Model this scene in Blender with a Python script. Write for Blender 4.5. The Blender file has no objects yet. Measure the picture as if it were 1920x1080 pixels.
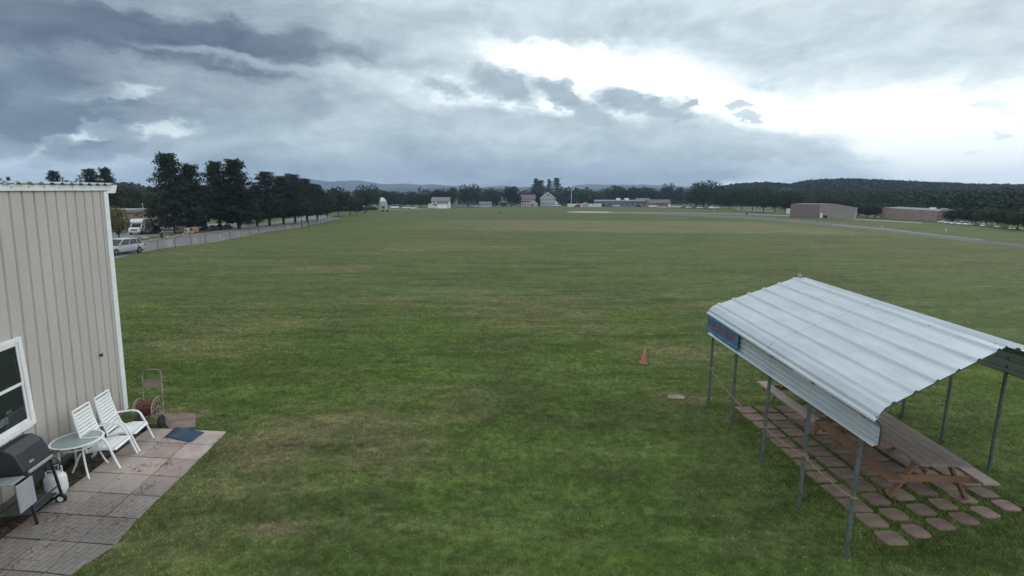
import bpy, bmesh, math, random
import numpy as np
from mathutils import Vector, Matrix, noise
PI = math.pi
R = math.radians
scene = bpy.context.scene
COL = scene.collection

# ------------------------------------------------------------------ camera
F = 930.0; HORIZON = 374.0; CAMH = 5.0          # focal length in px of a 1920 wide frame, camera height in m
PITCH = math.atan((540 - HORIZON) / F)
cd = bpy.data.cameras.new('camera'); cam = bpy.data.objects.new('camera', cd); COL.objects.link(cam)
cd.sensor_width = 36; cd.lens = F / 1920 * 36; cd.clip_start = 0.1; cd.clip_end = 20000
cam.location = (0, 0, CAMH); cam.rotation_euler = (PI/2 - PITCH, 0, 0)
scene.camera = cam

# ------------------------------------------------------------------ colour management, render
scene.view_settings.view_transform = 'Standard'; scene.view_settings.look = 'None'
scene.view_settings.exposure = 0.0; scene.view_settings.gamma = 1.0
scene.render.engine = 'CYCLES'
cy = scene.cycles
cy.use_denoising = True; cy.max_bounces = 4; cy.diffuse_bounces = 2; cy.glossy_bounces = 2
cy.transmission_bounces = 4; cy.transparent_max_bounces = 8; cy.volume_bounces = 0
cy.caustics_reflective = False; cy.caustics_refractive = False

def ray(x, y):
    u = (x-960)/F; v = (540-y)/F
    return Vector((u, math.cos(PITCH)+v*math.sin(PITCH), -math.sin(PITCH)+v*math.cos(PITCH)))
def G(x, y, z=0.0):
    """the point at height z that lies in the direction of photo pixel x, y"""
    r = ray(x, y); t = (z-CAMH)/r.z
    return Vector((r.x*t, r.y*t, z))
def mpp(loc):
    """metres per photo pixel at a ground point"""
    return (loc.y*math.cos(PITCH) + CAMH*math.sin(PITCH)) / F
def azel(x, y):
    r = ray(x, y).normalized()
    return math.atan2(r.x, r.y), math.asin(r.z)

# ------------------------------------------------------------------ node helpers
class NT:
    def __init__(s, tree): s.t = tree; s.n = tree.nodes; s.l = tree.links
    def new(s, typ, **kw):
        n = s.n.new(typ)
        for k, v in kw.items(): setattr(n, k, v)
        return n
    def put(s, sock, v):
        if isinstance(v, bpy.types.NodeSocket): s.l.new(v, sock)
        elif v is not None:
            try: sock.default_value = v
            except Exception: sock.default_value = tuple(v) + (1,)
    def math(s, op, a, b=None, c=None, clamp=False):
        n = s.new('ShaderNodeMath', operation=op); n.use_clamp = clamp
        for i, v in enumerate((a, b, c)):
            if v is not None: s.put(n.inputs[i], v)
        return n.outputs[0]
    def vmath(s, op, a, b=None):
        n = s.new('ShaderNodeVectorMath', operation=op)
        s.put(n.inputs[0], a)
        if b is not None:
            if op == 'SCALE': s.put(n.inputs['Scale'], b)
            else: s.put(n.inputs[1], b)
        return n.outputs['Value'] if op in ('LENGTH', 'DISTANCE', 'DOT_PRODUCT') else n.outputs['Vector']
    def noise(s, vec, scale, detail=4, rough=.55, dist=0.0, out='Fac'):
        n = s.new('ShaderNodeTexNoise'); s.put(n.inputs['Vector'], vec)
        n.inputs['Scale'].default_value = scale; n.inputs['Detail'].default_value = detail
        n.inputs['Roughness'].default_value = rough; n.inputs['Distortion'].default_value = dist
        return n.outputs[out]
    def ramp(s, fac, stops, interp='LINEAR'):
        n = s.new('ShaderNodeValToRGB'); s.put(n.inputs[0], fac); cr = n.color_ramp; cr.interpolation = interp
        while len(cr.elements) < len(stops): cr.elements.new(0.5)
        for e, (p, c) in zip(cr.elements, stops):
            e.position = p; e.color = tuple(c) + (1,) if len(c) == 3 else c
        return n.outputs[0]
    def mix(s, fac, a, b, mode='MIX'):
        n = s.new('ShaderNodeMix', data_type='RGBA', blend_type=mode)
        s.put(n.inputs[0], fac); s.put(n.inputs[6], a); s.put(n.inputs[7], b)
        return n.outputs[2]
    def fmix(s, fac, a, b):
        n = s.new('ShaderNodeMix', data_type='FLOAT')
        s.put(n.inputs[0], fac); s.put(n.inputs[2], a); s.put(n.inputs[3], b)
        return n.outputs[0]
    def smooth(s, v, a, b, ta=0.0, tb=1.0):
        n = s.new('ShaderNodeMapRange', interpolation_type='SMOOTHSTEP')
        s.put(n.inputs[0], v); n.inputs[1].default_value = a; n.inputs[2].default_value = b
        n.inputs[3].default_value = ta; n.inputs[4].default_value = tb
        return n.outputs[0]
    def mapping(s, vec, loc=(0,0,0), rot=(0,0,0), scale=(1,1,1), typ='POINT'):
        n = s.new('ShaderNodeMapping', vector_type=typ); s.put(n.inputs[0], vec)
        n.inputs[1].default_value = loc; n.inputs[2].default_value = rot; n.inputs[3].default_value = scale
        return n.outputs[0]
def lin(r, g, b):
    f = lambda c: (c/255/12.92) if c/255 <= .04045 else ((c/255+.055)/1.055)**2.4
    return (f(r), f(g), f(b))

# ------------------------------------------------------------------ sky
world = bpy.data.worlds.new('World'); scene.world = world; world.use_nodes = True
N = NT(world.node_tree); N.n.clear()
SUN_AZ, SUN_EL = R(52), R(28)                # behind the cloud, to the right of the view
sky = N.new('ShaderNodeTexSky', sky_type='NISHITA', sun_disc=False)
sky.sun_elevation = SUN_EL; sky.sun_rotation = SUN_AZ
bgA = N.new('ShaderNodeBackground'); N.l.new(sky.outputs[0], bgA.inputs[0]); bgA.inputs[1].default_value = 0.10
geo = N.new('ShaderNodeTexCoord').outputs['Generated']
sp = N.new('ShaderNodeSeparateXYZ'); N.l.new(geo, sp.inputs[0])
az = N.math('ARCTAN2', sp.outputs[0], sp.outputs[1]); el = N.math('ARCSINE', sp.outputs[2])
cb = N.new('ShaderNodeCombineXYZ'); N.l.new(az, cb.inputs[0]); N.l.new(el, cb.inputs[1])
P0 = cb.outputs[0]
def warp(P, scale, amp, det=5, sc=(1,1.8,1)):
    q = N.mapping(P, scale=sc)
    c = N.noise(q, scale, det, .6, 0, 'Color')
    c = N.vmath('SUBTRACT', c, (.5,.5,.5))
    return N.vmath('ADD', P, N.vmath('MULTIPLY', c, (amp, amp*.55, 0)))
Pbig = warp(warp(P0, 4.0, .30, 6), 18, .05)
Psm = warp(warp(P0, 15, .11, 7), 46, .030, 5)
# (x, y, rx, ry, tilt, target value, alpha, softness, layer) in the directions of photo pixels
BLOBS = [
 (430, 120, 500, 260, 0, .46, .95, .42, 'b'),       # broad grey on the left
 (80, 60, 400, 260, 0, .33, .9, .5, 'b'),
 (1000, 285, 560, 72, 3, .64, .97, .28, 'b'),       # grey bank above the horizon
 (760, 320, 560, 40, 0, .46, .9, .6, 'b'),
 (1130, 335, 420, 24, 0, .42, .85, .6, 'b'),
 (250, 62, 480, 66, 4, .10, .96, .30, 'b'),         # dark shelf top left
 (600, 85, 110, 52, 0, .16, .8, .5, 'b'),
 (40, 175, 200, 60, -8, .12, .85, .5, 'b'),
 (380, 4, 420, 24, -3, .44, .75, .8, 'b'),
 (780, 55, 140, 60, 0, .66, .75, .6, 'b'),
 (1350, 20, 800, 78, 5, .72, .95, .35, 'b'),        # pale sheet top right
 (1560, 120, 420, 62, 10, .84, .9, .35, 'b'),
 (1750, 60, 380, 80, 5, .69, .85, .6, 'b'),
 (1060, 52, 330, 24, 0, .66, .8, .6, 'b'),
 (360, 195, 190, 42, 8, .38, .8, .45, 'b'),
 (560, 192, 60, 22, 5, .40, .75, .5, 's'), (330, 190, 90, 26, 6, .36, .8, .5, 's'), (450, 205, 120, 20, 4, .44, .7, .5, 's'), (180, 175, 60, 18, -10, .40, .6, .5, 's'), (430, 160, 140, 16, 3, .5, .6, .6, 's'),
 (60, 262, 170, 26, -4, .34, .8, .5, 'b'),
 (760, 165, 170, 34, 4, .90, .75, .6, 'b'),
 (480, 128, 140, 12, 2, .66, .6, .7, 'b'),
 (150, 302, 360, 34, -5, .84, .85, .6, 'b'),
 (400, 300, 260, 22, -4, .56, .7, .7, 'b'),
 (520, 318, 170, 20, 0, .42, .7, .6, 'b'),
 (250, 172, 55, 10, -14, .74, .8, .7, 's'),
 (120, 264, 95, 16, -30, .88, .9, .6, 's'),
 (300, 245, 70, 14, -10, .86, .9, .6, 's'),
 (1000, 256, 110, 8, 2, .72, .8, .8, 's'),
 (215, 246, 48, 20, 8, .36, .9, .45, 's'),
 (108, 272, 34, 16, 5, .34, .9, .45, 's'),
 (165, 240, 24, 9, -10, .36, .8, .5, 's'),
 (60, 295, 40, 10, -20, .5, .7, .6, 's'),
 (830, 163, 42, 15, 8, .56, .95, .50, 's'),
 (945, 158, 62, 32, 20, .48, .97, .50, 's'),
 (1055, 180, 52, 22, 22, .47, .97, .50, 's'),
 (1112, 212, 36, 20, 15, .56, .9, .45, 's'),
 (1185, 190, 72, 20, 12, .48, .97, .50, 's'),
 (1250, 212, 48, 12, 14, .52, .9, .4, 's'),
 (1285, 198, 20, 10, 5, .56, .9, .4, 's'),
 (1385, 198, 20, 9, 10, .74, .9, .4, 's'),
 (1395, 224, 28, 9, 22, .74, .9, .4, 's'),
 (1525, 292, 40, 11, 12, .72, .9, .5, 's'),
 (1470, 318, 110, 20, 8, .80, .8, .6, 's'),
 (1858, 248, 20, 8, 30, .86, .9, .4, 's'),
 (1836, 282, 12, 6, 10, .88, .9, .4, 's'),
 (880, 123, 10, 4, 0, .7, .8, .4, 's'),
 (1865, 195, 60, 12, 8, .84, .7, .6, 's'),
]
v = 1.08
for (px, py, rx, ry, rot, tgt, al, soft, lay) in BLOBS:
    a0, e0 = azel(px, py); ra = max(.004, (azel(px+rx/2, py)[0]-azel(px-rx/2, py)[0])); re = abs(azel(px, py-ry/2)[1]-azel(px, py+ry/2)[1])
    q = N.mapping(Pbig if lay == 'b' else Psm, (a0, e0, 0), (0, 0, -R(rot)), (ra, re, 1), 'TEXTURE')
    d = N.vmath('LENGTH', q)
    a = N.smooth(d, 1-soft, 1+soft, al, 0)
    v = N.fmix(a, v, tgt)
fb = N.noise(N.mapping(P0, scale=(1, 2.6, 1)), 5.5, 9, .62, .6)
fb2 = N.noise(N.mapping(P0, loc=(3,1,0), scale=(1, 2.2, 1)), 11, 9, .62, .5)
amp = N.smooth(v, .75, 1.05, 1.0, .25)
dv = N.math('ADD', N.math('MULTIPLY', N.math('SUBTRACT', fb, .5), .50), N.math('MULTIPLY', N.math('SUBTRACT', fb2, .5), .34))
v = N.math('ADD', v, N.math('MULTIPLY', dv, amp))
over = N.smooth(el, R(24), R(42), 0, 1)       # the even bright cover overhead, above the picture
v = N.fmix(over, v, .84)
ccol = N.ramp(v, [(0, lin(71,80,97)), (.2, lin(99,110,124)), (.4, lin(135,148,157)), (.6, lin(165,179,185)), (.8, lin(197,210,214)), (1, lin(250,255,255))])
bgB = N.new('ShaderNodeBackground'); N.l.new(ccol, bgB.inputs[0]); bgB.inputs[1].default_value = 1.38
ms = N.new('ShaderNodeMixShader'); ms.inputs[0].default_value = 0.94
N.l.new(bgA.outputs[0], ms.inputs[1]); N.l.new(bgB.outputs[0], ms.inputs[2])
wo = N.new('ShaderNodeOutputWorld'); N.l.new(ms.outputs[0], wo.inputs[0])
world.cycles.sampling_method = 'MANUAL'; world.cycles.sample_map_resolution = 512

# ------------------------------------------------------------------ sun (veiled by cloud)
sl = bpy.data.lights.new('sun', 'SUN'); sl.energy = 0.8; sl.angle = R(25); sl.color = (1, .96, .9)
so = bpy.data.objects.new('sun', sl); COL.objects.link(so)
sd = Vector((math.sin(SUN_AZ)*math.cos(SUN_EL), math.cos(SUN_AZ)*math.cos(SUN_EL), math.sin(SUN_EL)))
so.rotation_euler = sd.to_track_quat('Z', 'Y').to_euler(); so.location = (30, 30, 40)

# ------------------------------------------------------------------ haze
HAZE = 0.00021

# ------------------------------------------------------------------ materials
MATS = {}
def mat(name, col, rough=.7, metal=0, var=.12, scale=6, bump=0, bscale=40, spec=.4, stretch=(1,1,1), objvar=0, col2=None, coord='Object'):
    if name in MATS: return MATS[name]
    m = bpy.data.materials.new(name); m.use_nodes = True
    n = NT(m.node_tree); b = n.n['Principled BSDF']
    co = n.new('ShaderNodeTexCoord').outputs[coord]
    q = n.mapping(co, scale=stretch)
    f = n.noise(q, scale, 5, .6)
    c2 = col2 if col2 else tuple(c*(1-var*1.6) for c in col)
    c1 = col if col2 else tuple(min(1, c*(1+var)) for c in col)
    c = n.mix(n.smooth(f, .32, .68), c2, c1)
    if objvar:
        oi = n.new('ShaderNodeObjectInfo').outputs['Random']
        hv = n.new('ShaderNodeHueSaturation'); n.put(hv.inputs['Color'], c)
        n.put(hv.inputs['Value'], n.smooth(oi, 0, 1, 1-objvar, 1+objvar)); c = hv.outputs[0]
    n.put(b.inputs['Base Color'], c)
    b.inputs['Roughness'].default_value = rough; b.inputs['Metallic'].default_value = metal
    b.inputs['Specular IOR Level'].default_value = spec
    if bump:
        bn = n.new('ShaderNodeBump'); bn.inputs['Strength'].default_value = bump; bn.inputs['Distance'].default_value = .01
        n.put(bn.inputs['Height'], n.noise(q, bscale, 4, .6)); n.l.new(bn.outputs[0], b.inputs['Normal'])
    MATS[name] = m
    return m

def leafmat(name, c1, c2, scale=.6, trans=.25):
    if name in MATS: return MATS[name]
    m = bpy.data.materials.new(name); m.use_nodes = True
    n = NT(m.node_tree); b = n.n['Principled BSDF']
    co = n.new('ShaderNodeTexCoord').outputs['Object']
    f = n.noise(co, scale, 4, .7)
    c = n.mix(n.smooth(f, .35, .65), c1, c2)
    oi = n.new('ShaderNodeObjectInfo').outputs['Random']
    hv = n.new('ShaderNodeHueSaturation'); n.put(hv.inputs['Color'], c)
    n.put(hv.inputs['Value'], n.smooth(oi, 0, 1, .75, 1.25)); n.put(hv.inputs['Hue'], n.smooth(oi, 0, 1, .49, .51))
    n.put(b.inputs['Base Color'], hv.outputs[0]); b.inputs['Roughness'].default_value = .8
    b.inputs['Specular IOR Level'].default_value = .15
    MATS[name] = m
    return m

def grass_colour(n, pos):
    """the lawn's own colour from a world position: green, straw and worn patches"""
    flat = n.vmath('MULTIPLY', pos, (1, 1, 0))
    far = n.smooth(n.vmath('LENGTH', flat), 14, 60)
    n1 = n.noise(n.mapping(flat, rot=(0,0,.12), scale=(.6, 1, 1)), .22, 5, .6, .6)
    n2 = n.noise(n.mapping(flat, rot=(0,0,.10), scale=(.25, 1.3, 1)), 1.1, 6, .65, .4)
    nm = n.noise(n.mapping(flat, rot=(0,0,.05), scale=(.13, .55, 1)), .9, 8, .72, .6)
    n3 = n.noise(flat, 7, 6, .7)
    g = n.mix(n.smooth(n1, .30, .66), (.052,.072,.024), (.064,.097,.023))
    g = n.mix(n.smooth(n2, .40, .72, 0, .6), g, (.095,.112,.046))
    # dryness
    dry = n.math('ADD', n.math('MULTIPLY', n.noise(n.mapping(flat, loc=(9,4,0), rot=(0,0,.1), scale=(.5,1,1)), .30, 6, .68, .5), .62), n.math('MULTIPLY', nm, .42))
    for (x, y, rx, ry, a) in DRY:
        c = G(x, y); e = G(x+rx, y); w = abs(e.x-c.x)
        yy = abs(G(x, y-ry).y - G(x, y+ry).y)/2
        q = n.mapping(flat, (c.x, (G(x, y-ry).y+G(x, y+ry).y)/2, 0), (0,0,0), (w, yy, 1), 'TEXTURE')
        d = n.math('ADD', n.vmath('LENGTH', q), n.math('MULTIPLY', n.math('SUBTRACT', n1, .5), 1.1))
        dry = n.math('ADD', dry, n.smooth(d, .35, 1.25, a, 0))
    g = n.mix(n.smooth(dry, .50, .82, 0, .85), g, (.128,.112,.064))
    # the unmown straw band across the field, and the darker strip in front of the runway
    ys = n.new('ShaderNodeSeparateXYZ'); n.put(ys.inputs[0], flat)
    yy = n.math('ADD', ys.outputs[1], n.math('MULTIPLY', ys.outputs[0], .19))
    yy = n.math('ADD', yy, n.math('MULTIPLY', n.math('SUBTRACT', nm, .5), 16))
    band = n.math('MULTIPLY', n.smooth(yy, 78, 84), n.smooth(yy, 122, 126, 1, 0))
    xm = n.math('MULTIPLY', n.smooth(ys.outputs[0], -30, 5), n.smooth(ys.outputs[0], 48, 62, 1, 0))
    g = n.mix(n.math('MULTIPLY', n.math('MULTIPLY', band, xm), n.smooth(nm, .25, .6, .6, 1.0)), g, (.155,.140,.084))
    strip = n.math('MULTIPLY', n.smooth(yy, 124, 130), n.smooth(yy, 190, 230, 1, 0))
    g = n.mix(n.math('MULTIPLY', strip, .55), g, (.050,.078,.030))
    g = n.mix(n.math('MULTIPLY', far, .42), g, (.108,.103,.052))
    streak = n.smooth(nm, .3, .7, .80, 1.16)
    fine = n.math('MULTIPLY', n.smooth(n3, .3, .7, .70, 1.28), n.smooth(n.noise(flat, 3.2, 5, .7), .32, .68, .82, 1.18))
    n4 = n.noise(n.mapping(flat, rot=(0,0,.15), scale=(.6,1,1)), 1.7, 8, .75, .3)
    k = n.math('MULTIPLY', n.math('MULTIPLY', streak, fine), n.smooth(n4, .34, .66, .80, 1.22))
    g = n.mix(n.smooth(n4, .56, .74, 0, .55), g, (.135,.125,.070))
    sc = n.new('ShaderNodeVectorMath', operation='SCALE'); n.put(sc.inputs[0], g); n.put(sc.inputs['Scale'], k)
    return sc.outputs[0]
# dry / worn places, in photo pixels: centre, radii, strength
DRY = [(610, 790, 150, 40, .11), (800, 462, 120, 9, .30), (945, 464, 60, 5, .3), (620, 505, 150, 9, .2), (880, 760, 90, 45, .11), (1275, 745, 60, 14, .42),
       (1290, 690, 120, 60, .09), (520, 992, 60, 20, .2), (500, 840, 90, 40, .22), (720, 965, 16, 4, .5), (895, 922, 14, 5, .5), (860, 570, 200, 30, .12), (1050, 430, 60, 4, .3), (330, 780, 60, 18, .35),
       (960, 600, 260, 34, .14), (420, 640, 200, 60, .12), (560, 900, 260, 130, .12), (760, 850, 120, 70, .14), (1240, 560, 200, 26, .10), (1050, 700, 180, 50, -.12), (1180, 540, 120, 25, -.1), (1500, 1000, 420, 180, -.36), (700, 640, 220, 60, -.14), (1150, 820, 200, 60, -.2), (1800, 560, 250, 70, -.12)]

def ground_material():
    m = bpy.data.materials.new('lawn'); m.use_nodes = True
    n = NT(m.node_tree); b = n.n['Principled BSDF']
    pos = n.new('ShaderNodeNewGeometry').outputs['Position']
    n.put(b.inputs['Base Color'], n.vmath('MULTIPLY', grass_colour(n, pos), (1.08, 1.12, 1.0)))
    b.inputs['Roughness'].default_value = .9; b.inputs['Specular IOR Level'].default_value = .1
    bn = n.new('ShaderNodeBump'); bn.inputs['Strength'].default_value = .6; bn.inputs['Distance'].default_value = .03
    n.put(bn.inputs['Height'], n.noise(pos, 22, 6, .75)); n.l.new(bn.outputs[0], b.inputs['Normal'])
    return m
def blade_material():
    m = bpy.data.materials.new('grass_blade'); m.use_nodes = True
    n = NT(m.node_tree); b = n.n['Principled BSDF']
    pos = n.new('ShaderNodeNewGeometry').outputs['Position']
    c = grass_colour(n, pos)
    rn = n.noise(pos, 60, 2, .5)
    c = n.mix(n.smooth(rn, .54, .72, 0, .45), c, (.17,.17,.08)); c = n.mix(n.smooth(rn, .30, .46, .35, 0), c, (.020,.034,.012))
    c = n.vmath('MULTIPLY', c, (2.5, 2.5, 2.15))
    n.put(b.inputs['Base Color'], c)
    b.inputs['Roughness'].default_value = .75; b.inputs['Specular IOR Level'].default_value = .2
    return m

# ------------------------------------------------------------------ mesh helpers
class MB:
    def __init__(s): s.v = []; s.f = []
    def add(s, vs, fs):
        o = len(s.v); s.v += [Vector(p) for p in vs]; s.f += [tuple(i+o for i in f) for f in fs]; return s
    def box(s, c, d, rot=None):
        c = Vector(c); hx, hy, hz = d[0]/2, d[1]/2, d[2]/2
        M = rot if rot is not None else Matrix.Identity(3)
        vs = [c + M @ Vector((x, y, z)) for x in (-hx, hx) for y in (-hy, hy) for z in (-hz, hz)]
        return s.add(vs, [(0,1,3,2),(4,6,7,5),(0,4,5,1),(2,3,7,6),(0,2,6,4),(1,5,7,3)])
    def beam(s, a, b, w, h, up=(0,0,1)):
        a = Vector(a); b = Vector(b); d = (b-a); L = d.length; d.normalize()
        u = Vector(up); sde = d.cross(u)
        if sde.length < 1e-4: sde = d.cross(Vector((1,0,0)))
        sde.normalize(); u = sde.cross(d)
        M = Matrix((d, sde, u)).transposed()
        return s.box((a+b)/2, (L, w, h), M)
    def tube(s, pts, r, n=8, closed=False, caps=True):
        pts = [Vector(p) for p in pts]; m = len(pts); rs = r if isinstance(r, (list, tuple)) else [r]*m
        vs = []; prev = None
        for i, p in enumerate(pts):
            if closed: t = (pts[(i+1) % m]-pts[i-1]).normalized()
            else: t = (pts[min(i+1, m-1)]-pts[max(i-1, 0)]).normalized()
            if prev is None:
                a = Vector((0,0,1)) if abs(t.z) < .9 else Vector((1,0,0)); u = t.cross(a).normalized()
            else:
                u = (prev - t*prev.dot(t)).normalized()
            prev = u; w = t.cross(u)
            for k in range(n):
                an = 2*PI*k/n; vs.append(p + (u*math.cos(an)+w*math.sin(an))*rs[i])
        fs = []
        for i in range(m if closed else m-1):
            j = (i+1) % m
            for k in range(n):
                l = (k+1) % n; fs.append((i*n+k, i*n+l, j*n+l, j*n+k))
        if not closed and caps:
            fs.append(tuple(range(n-1, -1, -1))); fs.append(tuple((m-1)*n+k for k in range(n)))
        return s.add(vs, fs)
    def cyl(s, a, b, r, r2=None, n=12): return s.tube([a, b], [r, r if r2 is None else r2], n)
    def prism(s, poly, o, ax, ay, ext):
        o = Vector(o); ax = Vector(ax); ay = Vector(ay); ext = Vector(ext); n = len(poly)
        A = [o+ax*p[0]+ay*p[1] for p in poly]; B = [p+ext for p in A]
        return s.add(A+B, [tuple(range(n-1, -1, -1)), tuple(range(n, 2*n))] + [(i, (i+1) % n, n+(i+1) % n, n+i) for i in range(n)])
    def lathe(s, prof, c=(0,0,0), n=20, axis='z', caps=True):
        c = Vector(c); vs = []
        for (r, z) in prof:
            for k in range(n):
                a = 2*PI*k/n; q = (r*math.cos(a), r*math.sin(a), z)
                if axis == 'x': q = (q[2], q[0], q[1])
                if axis == 'y': q = (q[0], q[2], q[1])
                vs.append(c+Vector(q))
        fs = [(i*n+k, i*n+(k+1) % n, (i+1)*n+(k+1) % n, (i+1)*n+k) for i in range(len(prof)-1) for k in range(n)]
        if caps: fs += [tuple(range(n-1, -1, -1)), tuple((len(prof)-1)*n+k for k in range(n))]
        return s.add(vs, fs)
    def quad(s, *p): return s.add(p, [tuple(range(len(p)))])
    def build(s, name, m, parent=None, bevel=0, seg=2, smooth=False, loc=None):
        me = bpy.data.meshes.new(name)
        bm = bmesh.new()
        vs = [bm.verts.new(p) for p in s.v]
        for f in s.f:
            try: bm.faces.new([vs[i] for i in f])
            except ValueError: pass
        bmesh.ops.recalc_face_normals(bm, faces=bm.faces)
        if bevel:
            bmesh.ops.bevel(bm, geom=[e for e in bm.edges if len(e.link_faces) == 2 and e.calc_face_angle(0) > .5], offset=bevel, segments=seg, affect='EDGES', profile=.5, clamp_overlap=True)
        if smooth:
            for f in bm.faces: f.smooth = True
            for e in bm.edges:
                if len(e.link_faces) == 2 and e.calc_face_angle(0) > R(40): e.smooth = False
        bm.to_mesh(me); bm.free()
        me.materials.append(m if not isinstance(m, str) else MATS[m])
        o = bpy.data.objects.new(name, me); COL.objects.link(o)
        if parent: o.parent = parent
        if loc is not None: o.location = loc
        return o
def tag(o, label=None, cat=None, group=None, kind=None):
    if label: o['label'] = label
    if cat: o['category'] = cat
    if group: o['group'] = group
    if kind: o['kind'] = kind
    return o
def thing(name, label, cat, loc=(0,0,0), rz=0, group=None):
    o = bpy.data.objects.new(name, None); COL.objects.link(o); o.empty_display_size = .2
    o.location = loc; o.rotation_euler = (0, 0, rz)
    return tag(o, label, cat, group)
def copy_tree(o, parent=None):
    c = o.copy(); COL.objects.link(c); c.parent = parent
    for ch in list(o.children): copy_tree(ch, c)
    return c
def copy_thing(src, label, loc, rz=0, scale=None, group=None):
    c = copy_tree(src); c['label'] = label; c.location = loc; c.rotation_euler = (0, 0, rz)
    if scale: c.scale = scale if isinstance(scale, (tuple, list)) else (scale,)*3
    if group: c['group'] = group
    return c
def raw_mesh(name, verts, faces_flat, nper, m, parent=None):
    """fast mesh from numpy arrays: every face has nper corners"""
    me = bpy.data.meshes.new(name); nv = len(verts); nf = len(faces_flat)//nper
    me.vertices.add(nv); me.vertices.foreach_set('co', np.asarray(verts, dtype=np.float32).ravel())
    me.loops.add(nf*nper); me.loops.foreach_set('vertex_index', np.asarray(faces_flat, dtype=np.int32))
    me.polygons.add(nf); me.polygons.foreach_set('loop_start', np.arange(0, nf*nper, nper, dtype=np.int32))
    me.update(calc_edges=True); me.materials.append(m)
    o = bpy.data.objects.new(name, me); COL.objects.link(o)
    if parent: o.parent = parent
    return o

ORD = ['first','second','third','fourth','fifth','sixth','seventh','eighth','ninth','tenth','eleventh','twelfth','thirteenth','fourteenth','fifteenth','sixteenth','seventeenth','eighteenth','nineteenth','twentieth','twenty-first','twenty-second','twenty-third','twenty-fourth','twenty-fifth','twenty-sixth','twenty-seventh','twenty-eighth','twenty-ninth','thirtieth','thirty-first','thirty-second','thirty-third','thirty-fourth','thirty-fifth','thirty-sixth','thirty-seventh','thirty-eighth','thirty-ninth','fortieth']

# common materials
mat('white_paint', (.78,.80,.82), .45, var=.05, scale=3)
mat('white_plastic', (.80,.83,.84), .4, var=.04, scale=5)
mat('white_trim', (.74,.78,.80), .4, var=.05, scale=3)
mat('black_plastic', (.018,.019,.022), .5, var=.1)
mat('black_enamel', (.020,.022,.028), .32, var=.15, scale=4, spec=.5)
mat('dark_steel', (.06,.065,.07), .5, .3)
mat('galvanised', (.30,.33,.35), .42, .75, var=.18, scale=9)
mat('chrome', (.7,.7,.7), .2, 1, var=.03)
mat('rubber', (.02,.02,.02), .85)
mat('glass_dark', (.02,.026,.032), .08, var=.1, spec=.8)
mat('concrete', (.30,.29,.27), .9, var=.12, scale=2, bump=.3)
mat('asphalt', (.19,.185,.19), .95, var=.10, scale=.35, coord='Object')
mat('runway', (.088,.095,.090), .95, var=.12, scale=.25, coord='Object')
mat('pale_gravel', (.20,.20,.185), .95, var=.12, scale=.5, coord='Object')
mat('bark', (.06,.05,.042), .95, var=.3, scale=5)

# ================================================================== SETTING
LAWN = ground_material(); BLADE = blade_material()
g = MB(); g.quad((-3700,-180,0), (3700,-180,0), (3700,3950,0), (-3700,3950,0))
tag(g.build('ground', LAWN), kind='structure')
def sheet(name, pix, m, z, extra=None):
    b = MB(); pts = [G(x, y) for x, y in pix]
    b.add([(p.x, p.y, z) for p in pts], [tuple(range(len(pts)))])
    return tag(b.build(name, m), kind='structure')
road_px = [(195,489),(300,466.5),(400,454),(500,435),(562,427),(610,417),(641,409.5),(600,403),(540,411),(480,421),(400,434),(300,447),(195,462)]
sheet('road', road_px, 'asphalt', .004)
sheet('parking_lot', [(150,452),(225,446),(300,442),(372,431),(430,428),(470,424),(440,418),(380,420),(300,424),(150,426)], mat('lot_gravel', (.20,.19,.18), .95, var=.15, scale=.3), .006)
# runway, taxiway edge
sheet('runway', [(1040,398.2),(1120,397.8),(1280,400.6),(1400,405),(1500,412.8),(1640,425),(1800,444.6),(1990,467),(1990,476),(1900,462),(1800,451.5),(1700,439),(1600,427.5),(1500,418),(1400,410),(1300,405),(1200,401.5),(1100,399.6)], 'runway', .004)
sheet('taxiway', [(1130,397.5),(1300,399.0),(1400,401.0),(1480,403.8),(1560,408),(1650,412.5),(1730,417),(1730,419),(1650,414.5),(1560,409.8),(1480,405.4),(1400,402.4),(1300,400.2),(1130,398.6)], 'pale_gravel', .010)
sheet('runway_edge_strip', [(1560,420.5),(1650,428),(1750,439),(1840,449),(1840,450.3),(1750,440.5),(1650,429.6),(1560,421.8)], mat('strip_grey', (.19,.20,.195), .95), .012)
sheet('gravel_patch', [(1062,397.0),(1100,396.4),(1135,396.8),(1152,397.6),(1140,398.8),(1100,398.9),(1070,398.4)], mat('white_gravel', (.36,.36,.35), .9), .016)
sheet('path', [(1380,391),(1478,398),(1478,400.5),(1380,393)], mat('lot_grey', (.16,.16,.165), .95), .008)
sheet('parking_area', [(620,394.5),(700,391.0),(800,390.4),(802,392.5),(700,394),(620,398)], mat('dirt_track', (.16,.125,.10), .95), .008)

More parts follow.
